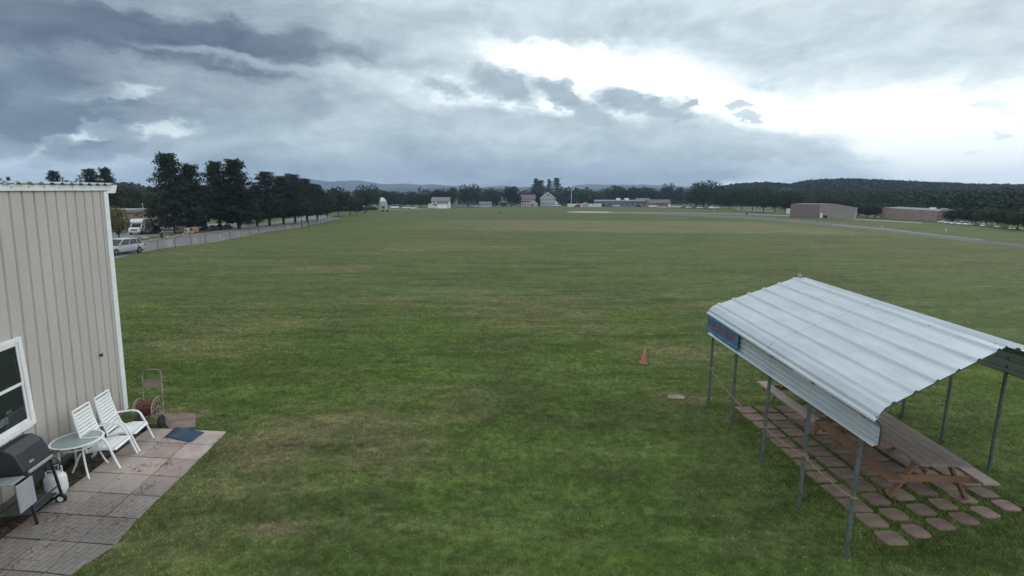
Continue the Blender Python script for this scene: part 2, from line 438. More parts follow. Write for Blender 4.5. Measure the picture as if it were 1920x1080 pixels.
# ------------------------------------------------------------------ far hills
def ridge(name, dist, prof, depth, colname, seedz, rough=4, step=6):
    """a long ridge whose crest height follows prof [(px, py)] seen from the origin"""
    xs = np.arange(prof[0][0], prof[-1][0]+.1, step)
    ys = np.interp(xs, [q[0] for q in prof], [q[1] for q in prof])
    b = MB(); rows = 7; vs = []; fs = []
    for i, (x, y) in enumerate(zip(xs, ys)):
        u = (x-960)/F
        for r in range(rows):
            t = r/(rows-1)
            D = dist + depth*(t-.0)
            X = u*D*1.0
            crest = CAMH + (HORIZON-y)/F*(dist+depth*.75)*1.0
            hh = math.sin(min(1, t/.75)*PI/2) if t <= .75 else 1-(t-.75)*2
            z = max(crest, 2)*hh + noise.noise(Vector((X*.012/rough*4, D*.01, seedz)))*rough*1.4*(.2+hh) + noise.noise(Vector((X*.06, D*.05, seedz+7)))*rough*.45
            vs.append((X, D, z if r else -3))
    n = len(xs)
    for i in range(n-1):
        for r in range(rows-1):
            a = i*rows+r; fs.append((a, a+rows, a+rows+1, a+1))
    b.add(vs, fs)
    return tag(b.build(name, colname, smooth=True), kind='structure')
mat('far_hill', (.035,.055,.045), .95, var=.3, scale=.02)
mat('mid_hill', (.026,.040,.026), .95, var=.4, scale=.03)
ridge('hills', 2900, [(300,352),(480,344),(560,338),(600,338.5),(650,340),(700,344),(760,345),(800,346),(860,349),(920,350),(1000,351),(1060,352),(1110,349),(1150,345.5),(1200,347),(1260,349),(1300,348),(1370,352),(1460,356),(1500,362)], 700, 'far_hill', 1, 9, 4)
ridge('hills', 1900, [(700,360),(760,352),(830,352),(900,356),(960,353),(1010,352),(1080,352),(1130,354),(1180,352),(1260,354),(1360,356),(1440,360)], 400, 'far_hill', 5, 6, 4)
HILLR = [(1330,358),(1380,350.5),(1430,348.5),(1470,352),(1500,346),(1560,342.5),(1620,344),(1700,347.5),(1800,351.5),(1920,353.5),(2050,357)]
ridge('wooded_hill', 360, HILLR, 260, 'mid_hill', 9, 3, 4)
ridge('wooded_hill', 250, [(-700,372),(-200,362),(60,352),(150,350),(215,349),(250,351),(290,357),(360,362),(480,366),(620,372)], 200, 'mid_hill', 12, 2, 4)

# ------------------------------------------------------------------ foliage generators
LEAF_PINE = leafmat('pine_needles', (.018,.025,.019), (.040,.052,.036), .5)
LEAF_DARK = leafmat('dark_leaves', (.018,.027,.017), (.042,.058,.030), .45)
LEAF_GREEN = leafmat('green_leaves', (.030,.044,.022), (.062,.080,.036), .45)
LEAF_PURPLE = leafmat('dark_purple_leaves', (.020,.017,.018), (.036,.028,.028), .5)
LEAF_YELLOW = leafmat('yellowish_leaves', (.055,.055,.024), (.125,.105,.042), .8)
def leaf_cloud(cents, rads, per, size, rng, up=0.0, aspect=1.0, shell=.55):
    """numpy quads scattered through ellipsoid lobes"""
    V = []
    for c, r, p in zip(cents, rads, per):
        d = rng.normal(size=(p, 3)); d /= np.linalg.norm(d, axis=1)[:, None]
        rr = shell + (1-shell)*rng.random(p)**.6
        P = np.array(c) + d*rr[:, None]*np.array(r)
        a = rng.normal(size=(p, 3)); a[:, 2] += up*2; a /= np.linalg.norm(a, axis=1)[:, None]
        bb = np.cross(a, rng.normal(size=(p, 3))); bb /= np.linalg.norm(bb, axis=1)[:, None]+1e-9
        s = size*(.6+.8*rng.random(p))[:, None]
        V.append(np.stack([P-a*s-bb*s*.3*aspect, P-a*s*.1+bb*s*aspect, P+a*s+bb*s*.2*aspect, P-bb*s*.7*aspect], 1))
    V = np.concatenate(V).reshape(-1, 3)
    return V, np.arange(len(V))
def make_pine(seed, h, r, base=.10, nb=70, top_pow=.75, label='', lean=0, name='pine_tree', mt=None, dens=1.0):
    rng = np.random.default_rng(seed)
    t = thing(name, label, 'tree')
    tr = MB(); tr.tube([(0,0,0), (.1,.05,h*.35), (lean*.5,0,h*.7), (lean,0,h*.96)], [h*.016, h*.012, h*.007, h*.002], 7)
    quads = []
    lob = [1+.12*math.sin(k*2.4+seed) for k in range(9)]
    for i in range(nb):
        tt = base + (1-base)*((i+rng.random())/nb)
        an = i*2.399 + rng.normal()*.3
        k = lob[int((an % (2*PI))/(2*PI)*9) % 9]
        L = r*k*((1-tt)**top_pow*.98+.05)*(.80+.35*rng.random())
        if tt < base+.14: L *= .55+.45*(tt-base)/.14+.25*rng.random()
        z0 = h*tt
        rise = L*(.10+.55*tt*rng.random())
        tr.tube([(0,0,z0-.05*L), (math.cos(an)*L*.5, math.sin(an)*L*.5, z0+rise*.3), (math.cos(an)*L*.95, math.sin(an)*L*.95, z0+rise)], [h*.005*(1.1-tt), h*.003*(1.1-tt), .01], 4)
        nc = max(3, int(L/ (h*.035)))
        for j in range(nc):
            f = .30+.75*(j+rng.random()*.5)/nc
            c = (math.cos(an)*L*f+rng.normal()*.02*h, math.sin(an)*L*f+rng.normal()*.02*h, z0+rise*f*f+rng.normal()*.012*h)
            quads.append(c)
    quads.append((lean, 0, h*.97)); quads.append((lean, .1, h*.985))
    rad = h*.030
    V, F_ = leaf_cloud(quads, [(rad*1.25, rad*1.25, rad*1.0)]*len(quads), [int(26*dens)]*len(quads), h*.0125, rng, up=.9, aspect=.38, shell=.1)
    tr.build('trunk', 'bark', t)
    raw_mesh('crown', V, F_, 4, mt or LEAF_PINE, t)
    return t
def make_broad(seed, h, w, mt, label='', name='broadleaf_tree', lobes=16, per=150, size=.32, trunk=.22, flat=1.0):
    rng = np.random.default_rng(seed)
    t = thing(name, label, 'tree')
    tr = MB(); tr.tube([(0,0,0), (0,0,h*trunk), (.02*h,0,h*.5)], [h*.025, h*.02, h*.01], 7)
    cs, rs, ps = [], [], []
    for i in range(lobes):
        f = i/lobes
        z = h*(trunk*.7+(1-trunk)*(.22+.62*f)) ; an = i*2.4+rng.random()
        prof = math.sin(PI*min(.97, max(.12, (z/h-trunk*.5)/(1-trunk*.5))))**.7
        rad = w*.5*prof*(.45+.35*rng.random())
        lr = w*(.20+.10*rng.random())
        c = (math.cos(an)*rad, math.sin(an)*rad, min(z, h-lr*.8))
        cs.append(c); rs.append((lr, lr, lr*.8*flat)); ps.append(per)
        tr.tube([(0,0,h*trunk), (c[0]*.5, c[1]*.5, (h*trunk+c[2])/2), c], [h*.012, h*.008, h*.003], 4)
    cs.append((0,0,h*.5)); rs.append((w*.34, w*.34, h*.34)); ps.append(per*2)
    V, F_ = leaf_cloud(cs, rs, ps, size, rng, aspect=.75, shell=.55)
    tr.build('trunk', 'bark', t)
    raw_mesh('crown', V, F_, 4, mt, t)
    return t

# masters are the first tree placed of their kind
USED = {}
TREES = []
def plant(kind, px, base, top, w, label, group, D=None):
    """a tree that stands where the photo shows it: base row, top row and width in photo pixels"""
    loc = G(px + (960-px)*(base-top)*.65/5210, base)
    m_ = mpp(loc)
    # height from rows
    rt = ray(px, top); k = loc.y/rt.y; hgt = CAMH + rt.z*k
    wid = w*m_
    maker, h0, w0 = KINDS[kind]
    if kind not in USED:
        t = maker(); USED[kind] = t; t.location = loc; t['label'] = label
    else: t = copy_thing(USED[kind], label, loc)
    t['group'] = group
    t.rotation_euler = (0, 0, random.Random(px*7+int(top)).random()*6.28 if kind[0] != 'P' else PINE_ROT.get(px, random.Random(px).random()*6.28))
    t.scale = (wid/w0, wid/w0, hgt/h0)
    TREES.append(t); return t
PINE_ROT = {}
KINDS = {
 'Pa': (lambda: make_pine(3, 12, 2.7, .09, 160, .62), 12, 3.75),
 'Pb': (lambda: make_pine(8, 12, 2.6, .15, 140, .55), 12, 3.8),
 'Pc': (lambda: make_pine(15, 12, 3.0, .15, 120, .48), 12, 4.35),
 'Sp': (lambda: make_pine(21, 12, 2.6, .08, 70, 1.0, name='spruce_tree', dens=.7), 12, 2.7),
 'Ba': (lambda: make_broad(31, 10, 9, LEAF_DARK, lobes=18, per=130, size=.30), 10, 9),
 'Bb': (lambda: make_broad(32, 10, 9, LEAF_GREEN, lobes=16, per=120, size=.32), 10, 9),
 'Bc': (lambda: make_broad(33, 10, 8, LEAF_DARK, lobes=14, per=130, size=.30, flat=1.2), 10, 8),
 'Bp': (lambda: make_broad(34, 10, 8, LEAF_PURPLE, lobes=16, per=150, size=.30), 10, 8.4),
 'By': (lambda: make_broad(35, 6, 4, LEAF_YELLOW, lobes=18, per=110, size=.14, trunk=.1), 6, 4.4),
}

# ================================================================== TREES
gp = 'tall pines beyond the asphalt road'
plant('Pa', 318, 437, 290, 68, 'tallest dark pine, beside the white box truck and tan flat-roofed building', gp)
plant('Pb', 357, 435, 311, 54, 'lower round-topped pine just right of the tallest pine', gp)
plant('Pb', 404, 430, 306, 54, 'pointed dark pine left of the broad bushy-topped pine', gp)
plant('Pa', 440, 429, 301, 68, 'broad bushy-topped dark pine above the parked dark cars', gp)
gp2 = 'pine grove with bare lower trunks'
for i, (x, b_, t_, w_, l) in enumerate([
   (500, 424, 324, 56, 'left end pine of the grove, bushy top, above the white sign post'),
   (527, 421, 333, 50, 'second pine of the grove from the left, behind the white sign post'),
   (549, 419, 328, 52, 'middle pine of the grove, flat bushy top'),
   (572, 416, 337, 46, 'pine of the grove above the white board frame'),
   (592, 413, 346, 44, 'lower right end pine of the grove beside the blue hills'),
   (478, 424, 352, 40, 'short pine filling the gap left of the pine grove')]):
    plant('Pc' if i % 2 == 0 else 'Pb', x, b_, t_, w_, l, gp2)
gp3 = 'tree tops rising over the metal building roof'
plant('Pc', 105, 428, 322.5, 34, 'round-topped tree showing above the middle of the metal building roof', gp3)
plant('Pc', 172, 428, 319, 44, 'bushy pine top showing above the far end of the metal building roof', gp3)
plant('Pb', 202, 428, 317, 34, 'open-topped pine just left of the metal building corner', gp3)
plant('Sp', 21, 430, 334, 16, 'small pointed tree tip at the left edge above the metal building roof', gp3)
plant('Sp', 6, 430, 337, 10, 'tiny tree tip at the far left edge above the roof', gp3)
gp4 = 'broadleaf trees behind the tan flat-roofed building'
for i, (k, x, b_, t_, w_, l) in enumerate([
   ('Ba', 226, 418, 345, 46, 'dark tree right behind the metal building corner'),
   ('Ba', 250, 418, 348, 40, 'dark tree second from the building corner'),
   ('Bb', 268, 418, 352, 40, 'green tree between the tan building and the tallest pine'),
   ('Bb', 238, 420, 366, 44, 'brighter green bush line above the tan building roof'),
   ('Bb', 278, 422, 357, 26, 'light green thin tree touching the tallest pine'),
   ('Ba', 160, 420, 350, 60, 'dark tree hidden behind the metal building roof')]):
    plant(k, x, b_, t_, w_, l, gp4)
plant('By', 217, 449, 378, 42, 'yellowish shrubby tree beside the metal building corner', 'shrubby trees')
gp5 = 'dark trees lining the far end of the road'
rows = [('Bb',612,408,353,36),('Ba',632,406,347,40),('Bb',655,404,362,34),('Ba',668,402,371,26),('Bc',685,397,343.5,44),('Bb',703,390.2,352,34),('Ba',722,390.0,356,34),
        ('Bb',738,390.0,357,36),('Bb',757,389.8,361,30),('Ba',773,389.8,358,28),('Bb',789,389.6,362,28),('Ba',805,389.4,360,26)]
for i, (k, x, b_, t_, w_) in enumerate(rows):
    plant(k, x, b_, t_, w_, '%s tree from the pine grove in the dark row toward the white farmhouse' % ORD[i], gp5)
gp6 = 'trees behind the houses'
named = [
 ('Ba',820,389,352,30,'tree right behind the white farmhouse'),
 ('Bc',842,389,350,28,'tree just right of the white farmhouse, above the dim house'),
 ('Bc',878,388.5,343,38,'round dark green tree left of centre, over the parked pale vehicles'),
 ('Bb',903,387,356,24,'lower tree in the gap right of the round dark tree'),
 ('Bb',926,387,350,36,'mid-height green tree left of the porch house'),
 ('Bp',959,387.5,345,35,'dark purplish round tree between the porch house and the pinkish house'),
 ('Bb',985,386,358,22,'low tree behind the pinkish house'),
 ('Sp',1005,386,336,22,'narrow dark spruce, left tip of the group over the pinkish house'),
 ('Sp',1013,386,339,28,'wide spruce beside the narrow one over the pinkish house'),
 ('Bp',1004,386,357,26,'dark tree between the pinkish house and the grey gabled house'),
 ('Sp',1029.5,385.5,337,15,'thin spruce tip left of the tallest spruce over the gabled house'),
 ('Sp',1043,385.5,334.5,27,'tallest spruce over the grey gabled house'),
 ('Bb',1050,386,354,34,'green tree right behind the gabled house'),
 ('Ba',1066,386,353,26,'dark tree left of the white pole'),
 ('Bb',1088,385,353,30,'tree right of the white pole behind the long white fence'),
 ('Bb',1110,385,355,28,'tree behind the right end of the long white fence'),
 ('Bb',1132,385,351,28,'tree behind the left end of the long grey building'),
 ('Ba',1156,385,345.5,44,'broad tree over the white rooftop units'),
 ('Ba',1186,385,347.5,34,'tree right of the rooftop units, second of the long row'),
 ('Ba',1210,385,348,34,'tree over the right end of the long grey building'),
 ('Bc',1233,385,351,28,'tree over the brick building, left one'),
 ('Bc',1252,386,341,22,'tall narrow-crowned tree over the brick building'),
 ('Ba',1274,386,348,28,'tree right of the tall one over the parked vehicles'),
 ('Bb',1296,387,356,28,'lower green tree left of the big ragged tree'),
 ('Ba',1321,390,336,58,'big ragged-topped tree over the white motorhome'),
 ('Ba',1348,391,351,36,'tree right of the big ragged tree'),
 ('Bc',1370,392,351,34,'second tree right of the big ragged tree'),
 ('Ba',1393,393,350,34,'third tree right of the big ragged tree'),
 ('Bb',1413,395,352,32,'fourth tree right of the big ragged tree'),
 ('Ba',1434,397,350,36,'tree over the open grass left of the tan hangar'),
 ('Bb',1455,398,356,32,'tree left of the white tank by the tan hangar'),
 ('Ba',1478,399,353,34,'tree behind the white tank by the tan hangar'),
]
for k, x, b_, t_, w_, l in named: plant(k, x, b_, t_, w_, l, gp6)
gp7 = 'dark trees at the foot of the wooded hill'
xs7 = [(1500,399,366),(1522,400,370),(1546,401,364),(1570,401,371),(1593,402,366),(1612,405,376),(1628,408,380),(1643,409,377),(1668,404,378),(1692,405,381),(1716,407,380),(1742,409,384),
       (1768,414,386),(1788,416,389),(1810,418,386),(1832,420,392),(1852,422,388),(1874,425,390),(1893,428,392),(1912,431,389),(1934,433,392)]
for i, (x, b_, t_) in enumerate(xs7):
    k = ('Ba','Bb','Bc')[(i*7) % 3]
    plant(k, x, b_, t_, 30+(i*5) % 9, '%s dark tree from the tan hangar in the row under the wooded hill' % ORD[i], gp7)

# far-off woods that read as one mass
def wood(name, label, pts, size, per, m, seed):
    rng = np.random.default_rng(seed)
    V, F_ = leaf_cloud([p[:3] for p in pts], [(p[3], p[3], p[3]*1.05) for p in pts], [per]*len(pts), size, rng, aspect=.8, shell=.6)
    o = raw_mesh(name, V, F_, 4, m); return tag(o, label, 'woods', kind='stuff')
rngw = random.Random(5)
def ridge_pts(dist, depth, prof, n, rmin, rmax):
    pts = []
    for i in range(n):
        x = rngw.uniform(prof[0][0], prof[-1][0]); t = rngw.random()**.8
        y = float(np.interp(x, [q[0] for q in prof], [q[1] for q in prof]))
        u = (x-960)/F; D = dist+depth*t*.80; crest = CAMH+(HORIZON-y)/F*(dist+depth*.75)
        hh = math.sin(min(1, (t*.8)/.75)*PI/2); r = rngw.uniform(rmin, rmax)
        pts.append((u*D, D, max(crest, 2)*hh - r*.2, r))
    return pts
wood('wood', 'dense dark woodland covering the long hill on the right', ridge_pts(360, 260, HILLR, 3600, 2.6, 4.8), 1.1, 42, LEAF_DARK, 1)
wood('wood', 'distant woodland behind the houses, below the blue hills', [( (x-960)/F*D, D, rngw.uniform(2,8), rngw.uniform(6,9)) for x in range(560, 1500, 5) for D in (rngw.uniform(430,640),)], 1.6, 70, LEAF_GREEN, 2)
wood('wood', 'wooded slope behind the metal building on the left', ridge_pts(250, 200, [(-300,362),(60,354),(150,352),(215,351),(250,353),(290,358),(420,364),(620,372)], 500, 3.5, 6), 1.2, 60, LEAF_DARK, 3)

nrng = random.Random(8); pts_ = []
for k in range(420):
    x = nrng.uniform(1470, 2000); t_ = nrng.random(); yb = float(np.interp(x, [1470,1640,1760,1920,2000], [397,401,405,422,428])); D0 = G(x, yb).y+4; D = D0+(365-D0)*t_
    pts_.append(((x-960)/F*D, D, nrng.uniform(1.5, 4)+t_*4, nrng.uniform(2.6, 4.2)+t_*2))
wood('wood', 'dark brushwood between the tree row and the wooded hill on the right', pts_, .42, 190, LEAF_DARK, 6)

# ================================================================== GRASS AND CLOVER NEAR THE CAMERA
WA = G(0, 965); WB = G(237, 775)
WD = Vector((WB.x-WA.x, WB.y-WA.y, 0)).normalized(); WN = Vector((WD.y, -WD.x, 0))
WRZ = math.atan2(WN.y, WN.x)
def W(s, out=0.0, z=0.0, lean=0.0): return Vector((WA.x, WA.y, 0)) + WD*(s+lean*z) + WN*out + Vector((0,0,z))
PATIO = [G(425,811), G(331,905), G(268,965), G(201,1040), G(130,1082), G(60,1160)]
def patio_edge(y):   # X of the lawn edge at a given Y
    return float(np.interp(y, [p.y for p in PATIO[::-1]], [p.x for p in PATIO[::-1]]))
PV = [Vector((5.42,6.34)), Vector((8.42,7.36)), Vector((5.40,11.45)), Vector((8.35,11.55))]   # near left, near right, far left, far right
NR, NC = 12, 6
def pv(u, v): return (PV[0]*(1-u)+PV[1]*u)*(1-v) + (PV[2]*(1-u)+PV[3]*u)*v
rngp = random.Random(11)
PAVERS = []
for r in range(NR):
    for c in range(NC):
        loose = max(0, 1-r/4) if c > 0 else max(0, .6-r/4)
        hid = rngp.random()
        u = (c+.5)/NC; v_ = (r+.5)/NR
        p = pv(u, v_) + Vector((rngp.uniform(-.02,.02), rngp.uniform(-.02,.02)))
        sx = .420-.085*loose-rngp.random()*.03; sy = .372-.055*loose-rngp.random()*.03
        PAVERS.append((r, c, p, sx, sy, rngp.uniform(-.05,.05)+.08*(c/NC)*(1-r/NR), loose))
def blades(name, n, xr, yr, dens, h, w, seed, cat, label):
    rng = np.random.default_rng(seed)
    X = rng.uniform(*xr, n); Y = rng.uniform(*yr, n)
    keep = rng.random(n) < dens(X, Y)
    pe = np.interp(Y, [p.y for p in PATIO[::-1]], [p.x for p in PATIO[::-1]]) + .05*np.sin(Y*9)+.03*np.sin(Y*23+1)
    keep &= ~((X < pe) & (Y < 10.13)); 
    keep &= ~((X-WA.x)*WN.x + (Y-WA.y)*WN.y < .02) | (Y > 11.2)
    keep &= ~((X < -7.05) & (Y > 10.1) & (Y < 11.15))
    for (r, c, p, sx, sy, a, lo) in PAVERS:
        ca, sa = math.cos(a), math.sin(a)
        dx = (X-p.x)*ca+(Y-p.y)*sa; dy = -(X-p.x)*sa+(Y-p.y)*ca
        keep &= ~((np.abs(dx) < sx/2-.01) & (np.abs(dy) < sy/2-.01))
    X, Y = X[keep], Y[keep]; n = len(X)
    a = rng.random(n)*2*PI; ln = h*(.5+rng.random(n)); tilt = .5+.9*rng.random(n); b = rng.random(n)*2*PI
    wd = w*(.7+.6*rng.random(n))*np.clip(Y/9, .7, 3)
    tx, ty = np.cos(b)*ln*tilt*.6, np.sin(b)*ln*tilt*.6
    V = np.zeros((n, 3, 3))
    V[:, 0] = np.stack([X-np.cos(a)*wd/2, Y-np.sin(a)*wd/2, np.zeros(n)], 1)
    V[:, 1] = np.stack([X+np.cos(a)*wd/2, Y+np.sin(a)*wd/2, np.zeros(n)], 1)
    V[:, 2] = np.stack([X+tx, Y+ty, ln*(1-.35*tilt)+.004], 1)
    o = raw_mesh(name, V.reshape(-1, 3), np.arange(n*3), 3, BLADE)
    return tag(o, label, cat, kind='stuff')
blades('grass', 900000, (-18, 18), (4.6, 26), lambda X, Y: (np.abs(X) < Y*1.12+1.2)*np.clip((26-Y)/17, 0, 1), .042, .010, 4, 'grass', 'short mown grass blades covering the lawn')
def edge_dens(X, Y):
    pe = np.interp(Y, [p.y for p in PATIO[::-1]], [p.x for p in PATIO[::-1]])
    d = np.where(Y < 10.2, np.exp(-np.abs(X-pe-.04)*9), 0)
    d = np.maximum(d, .75*((X > 4.9) & (X < 8.6) & (Y > 6.3) & (Y < 11.8)))
    for (x, y) in POSTS: d = np.maximum(d, np.exp(-((X-x)**2+(Y-y)**2)/.012))
    return d
POSTS = [(4.77,11.38),(4.86,10.32),(4.77,8.74),(4.74,7.44),(4.73,6.26),(9.05,11.9),(9.11,10.87),(9.07,9.75),(8.97,8.59),(8.95,7.35),(8.95,6.75)]
blades('grass', 200000, (-7.2, 9.4), (4.8, 12), edge_dens, .062, .011, 6, 'grass', 'longer grass between the stepping slabs and along the patio edge')
# clover heads
rngc = np.random.default_rng(3); n = 110
X = rngc.uniform(.8, 5.4, n); Y = rngc.uniform(5.2, 8.2, n); cl = MB()
for x, y in zip(X, Y):
    if noise.noise(Vector((x*.9, y*.9, 3))) < -.05: continue
    s = .008*(.6+rngc.random()*.8); z = .045
    cl.add([(x-s,y,z),(x,y-s,z),(x+s,y,z),(x,y+s,z),(x,y,z+s),(x,y,z-s)], [(0,1,4),(1,2,4),(2,3,4),(3,0,4),(1,0,5),(2,1,5),(3,2,5),(0,3,5)])
tag(cl.build('clover', mat('clover_white', (.42,.44,.36), .8)), 'tiny white clover heads in the brighter grass near the shelter', 'clover', kind='stuff')

# ================================================================== METAL BUILDING ON THE LEFT
LEAN = .085; WALL_TOP = 5.20
def WT(s): return 5.125+.019*s
mat('tan_metal', (.46,.43,.41), .5, var=.035, scale=1.2, stretch=(1,1,.3), spec=.35)
bld = thing('metal_building', 'beige ribbed metal building with white trim and white-framed window', 'building', (0,0,0))
wl = MB(); S0, S1 = -6.0, 3.86
prof = []; s = S0
ribs = [4.11-.305*k for k in range(0, 36)]
edges = [(S0, 0)]
for rb in sorted(ribs):
    c = rb - .085*WALL_TOP + .06
    if c-.03 <= S0 or c+.03 >= S1: continue
    edges += [(c-.030, 0), (c-.016, -.026), (c+.016, -.026), (c+.030, 0)]
edges.append((S1, 0))
vs = []; 
for (s_, o_) in edges: vs += [W(s_, o_, .13, LEAN), W(s_, o_, WT(s_)+.03, LEAN)]
wl.add(vs, [(2*i, 2*i+2, 2*i+3, 2*i+1) for i in range(len(edges)-1)])
# far side and rear walls close the box
c1, c2, c3, c4 = W(S1+.12, -.02, .13, LEAN), W(S1+.12, -.02, WALL_TOP, LEAN), W(S1+.12, -9, WALL_TOP, LEAN), W(S1+.12, -9, .13, LEAN)
wl.quad(c1, c2, c3, c4); wl.quad(W(S0,-.02,.13), W(S0,-.02,WALL_TOP), W(S0,-9,WALL_TOP), W(S0,-9,.13)); wl.quad(W(S0,-9,.13), W(S0,-9,WALL_TOP), c3, c4)
wm_ = MATS['tan_metal']; n = NT(wm_.node_tree); bs = n.n['Principled BSDF']; src = bs.inputs['Base Color'].links[0].from_socket
wp_ = n.new('ShaderNodeNewGeometry').outputs['Position']; wz = n.new('ShaderNodeSeparateXYZ'); n.put(wz.inputs[0], wp_)
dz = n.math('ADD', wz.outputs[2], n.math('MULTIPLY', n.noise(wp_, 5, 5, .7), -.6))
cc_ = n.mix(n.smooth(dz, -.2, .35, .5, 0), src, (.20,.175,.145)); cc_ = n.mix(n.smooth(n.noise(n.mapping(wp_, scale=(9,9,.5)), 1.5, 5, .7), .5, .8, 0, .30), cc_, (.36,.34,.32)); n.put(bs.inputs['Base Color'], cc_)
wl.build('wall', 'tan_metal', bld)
fd = MB(); fd.prism([(0,0),(9,0),(9,.14),(0,.14)], W(S0, -.045, 0), -WN, (0,0,1), WD*(S1+.06-S0)); fd.build('foundation', mat('block', (.13,.125,.115), .95, bump=.4), bld)
tr = MB()
tr.prism([(0,0),(.17,0),(.17,.03),(0,.03)], W(S1-.03, 0.0, .1, LEAN), WD, WN, W(S1-.03, 0, WALL_TOP-.02, LEAN)-W(S1-.03, 0, .1, LEAN))
tr.prism([(0,0),(.03,0),(.03,-.16),(0,-.16)], W(S1+.142, 0.0, .1, LEAN), WD, WN, W(S1+.142, 0, WALL_TOP-.02, LEAN)-W(S1+.142, 0, .1, LEAN))
tr.build('corner_trim', 'white_trim', bld, bevel=.004)
fa = MB(); a = W(S0, 0, WT(S0), LEAN); b_ = W(S1+.17, 0, WT(S1+.17), LEAN)
fa.prism([(0,0),(.05,0),(.05,.115),(0,.115)], a, WN, (0,0,1), b_-a)
fa.build('fascia', 'white_trim', bld, bevel=.004)
gb = MB(); gb.prism([(0,-.06),(.34,-.05),(.46,.13),(0,.13)], W(S1+.175, -.14, WALL_TOP, LEAN), WD, (0,0,1), WN*.14); gb.build('gutter_end', 'white_trim', bld)
sc_ = MB()
for k in range(13):
    sc_ = MB(); q = W(S1+.05-.42*k, .050, WT(S1+.05-.42*k)+.06, LEAN); sc_.cyl(q, q+WN*.008, .011, n=6); sc_.build('screw', 'dark_steel', bld)

rf = MB(); vs = []; L_ = S1+.36-S0; nn = int(L_/.3*6)
for i in range(nn+1):
    s_ = S0 + L_*i/nn; ph = (i % 6)
    hz = .03 if ph in (2,3) else 0
    le = WD*(LEAN*WALL_TOP*(1 if s_ > 0 else 1))
    wt = WT(s_); vs += [W(s_, .115, wt+.140+hz) + le, W(s_, -9.0, wt+.30+hz) + le, W(s_, .115, wt+.125+hz) + le]
rf.add(vs, [(3*i, 3*i+3, 3*i+4, 3*i+1) for i in range(nn)] + [(3*i+2, 3*i+5, 3*i+3, 3*i) for i in range(nn)])
rf.build('roof', mat('roof_grey', (.42,.45,.48), .45, .2, var=.1), bld)
# window
wn = MB(); s0, s1, z0, z1 = -.52, 1.05, 1.09, 2.68
def wbox(mb, sa, sb, za, zb, o0, o1):
    mb.prism([(0,o0),(sb-sa,o0),(sb-sa,o1),(0,o1)], W(sa,0,za), WD, WN, (0,0,zb-za))
wbox(wn, s1-.09, s1, z0, z1, .0, .045); wbox(wn, s0, s0+.09, z0, z1, .0, .045); wbox(wn, s0+.092, s1-.092, z1-.08, z1, .0, .045); wbox(wn, s0+.092, s1-.092, z0, z0+.10, .0, .06)
win = wn.build('window', 'white_paint', bld, bevel=.006)
sa_ = MB(); i0, i1 = s0+.094, s1-.094
for (za, zb, o) in ((z0+.104, 1.90, .020), (1.86, z1-.084, .030)):
    for (a0, a1, b0, b1) in ((i0, i0+.045, za, zb), (i1-.045, i1, za, zb), (i0+.047, i1-.047, za, za+.05), (i0+.047, i1-.047, zb-.045, zb)):
        wbox(sa_, a0, a1, b0, b1, .004+o-.02, o)
sa_.build('sash', 'white_paint', win, bevel=.003)
pn = MB(); wbox(pn, i0+.04, i1-.04, z0+.15, z1-.12, -.002, .004); pn.build('pane', 'glass_dark', win)
# what shows on the sill inside the lower pane
sil = MB(); sil.box(W(.38,.0065,1.40), (.004,.26,.12), Matrix.Rotation(WRZ,3,'Z')); sil.box(W(.55,.0065,1.52), (.004,.12,.05), Matrix.Rotation(WRZ,3,'Z')); sil.build('clutter', mat('grey_clutter', (.10,.11,.12), .7, var=.5, scale=20), win, bevel=.0015)
hk = MB(); q = W(3.10, 0, 1.66, LEAN); hk.cyl(q, q+WN*.05, .016, n=8); hk.beam(q+WN*.05+Vector((0,0,.03))-WD*.03, q+WN*.05-Vector((0,0,.03))+WD*.03, .022, .016); hk.beam(q+WN*.05+Vector((0,0,.03))+WD*.03, q+WN*.05-Vector((0,0,.03))-WD*.02, .018, .014)
hk.build('wall_hook', 'black_plastic', bld)

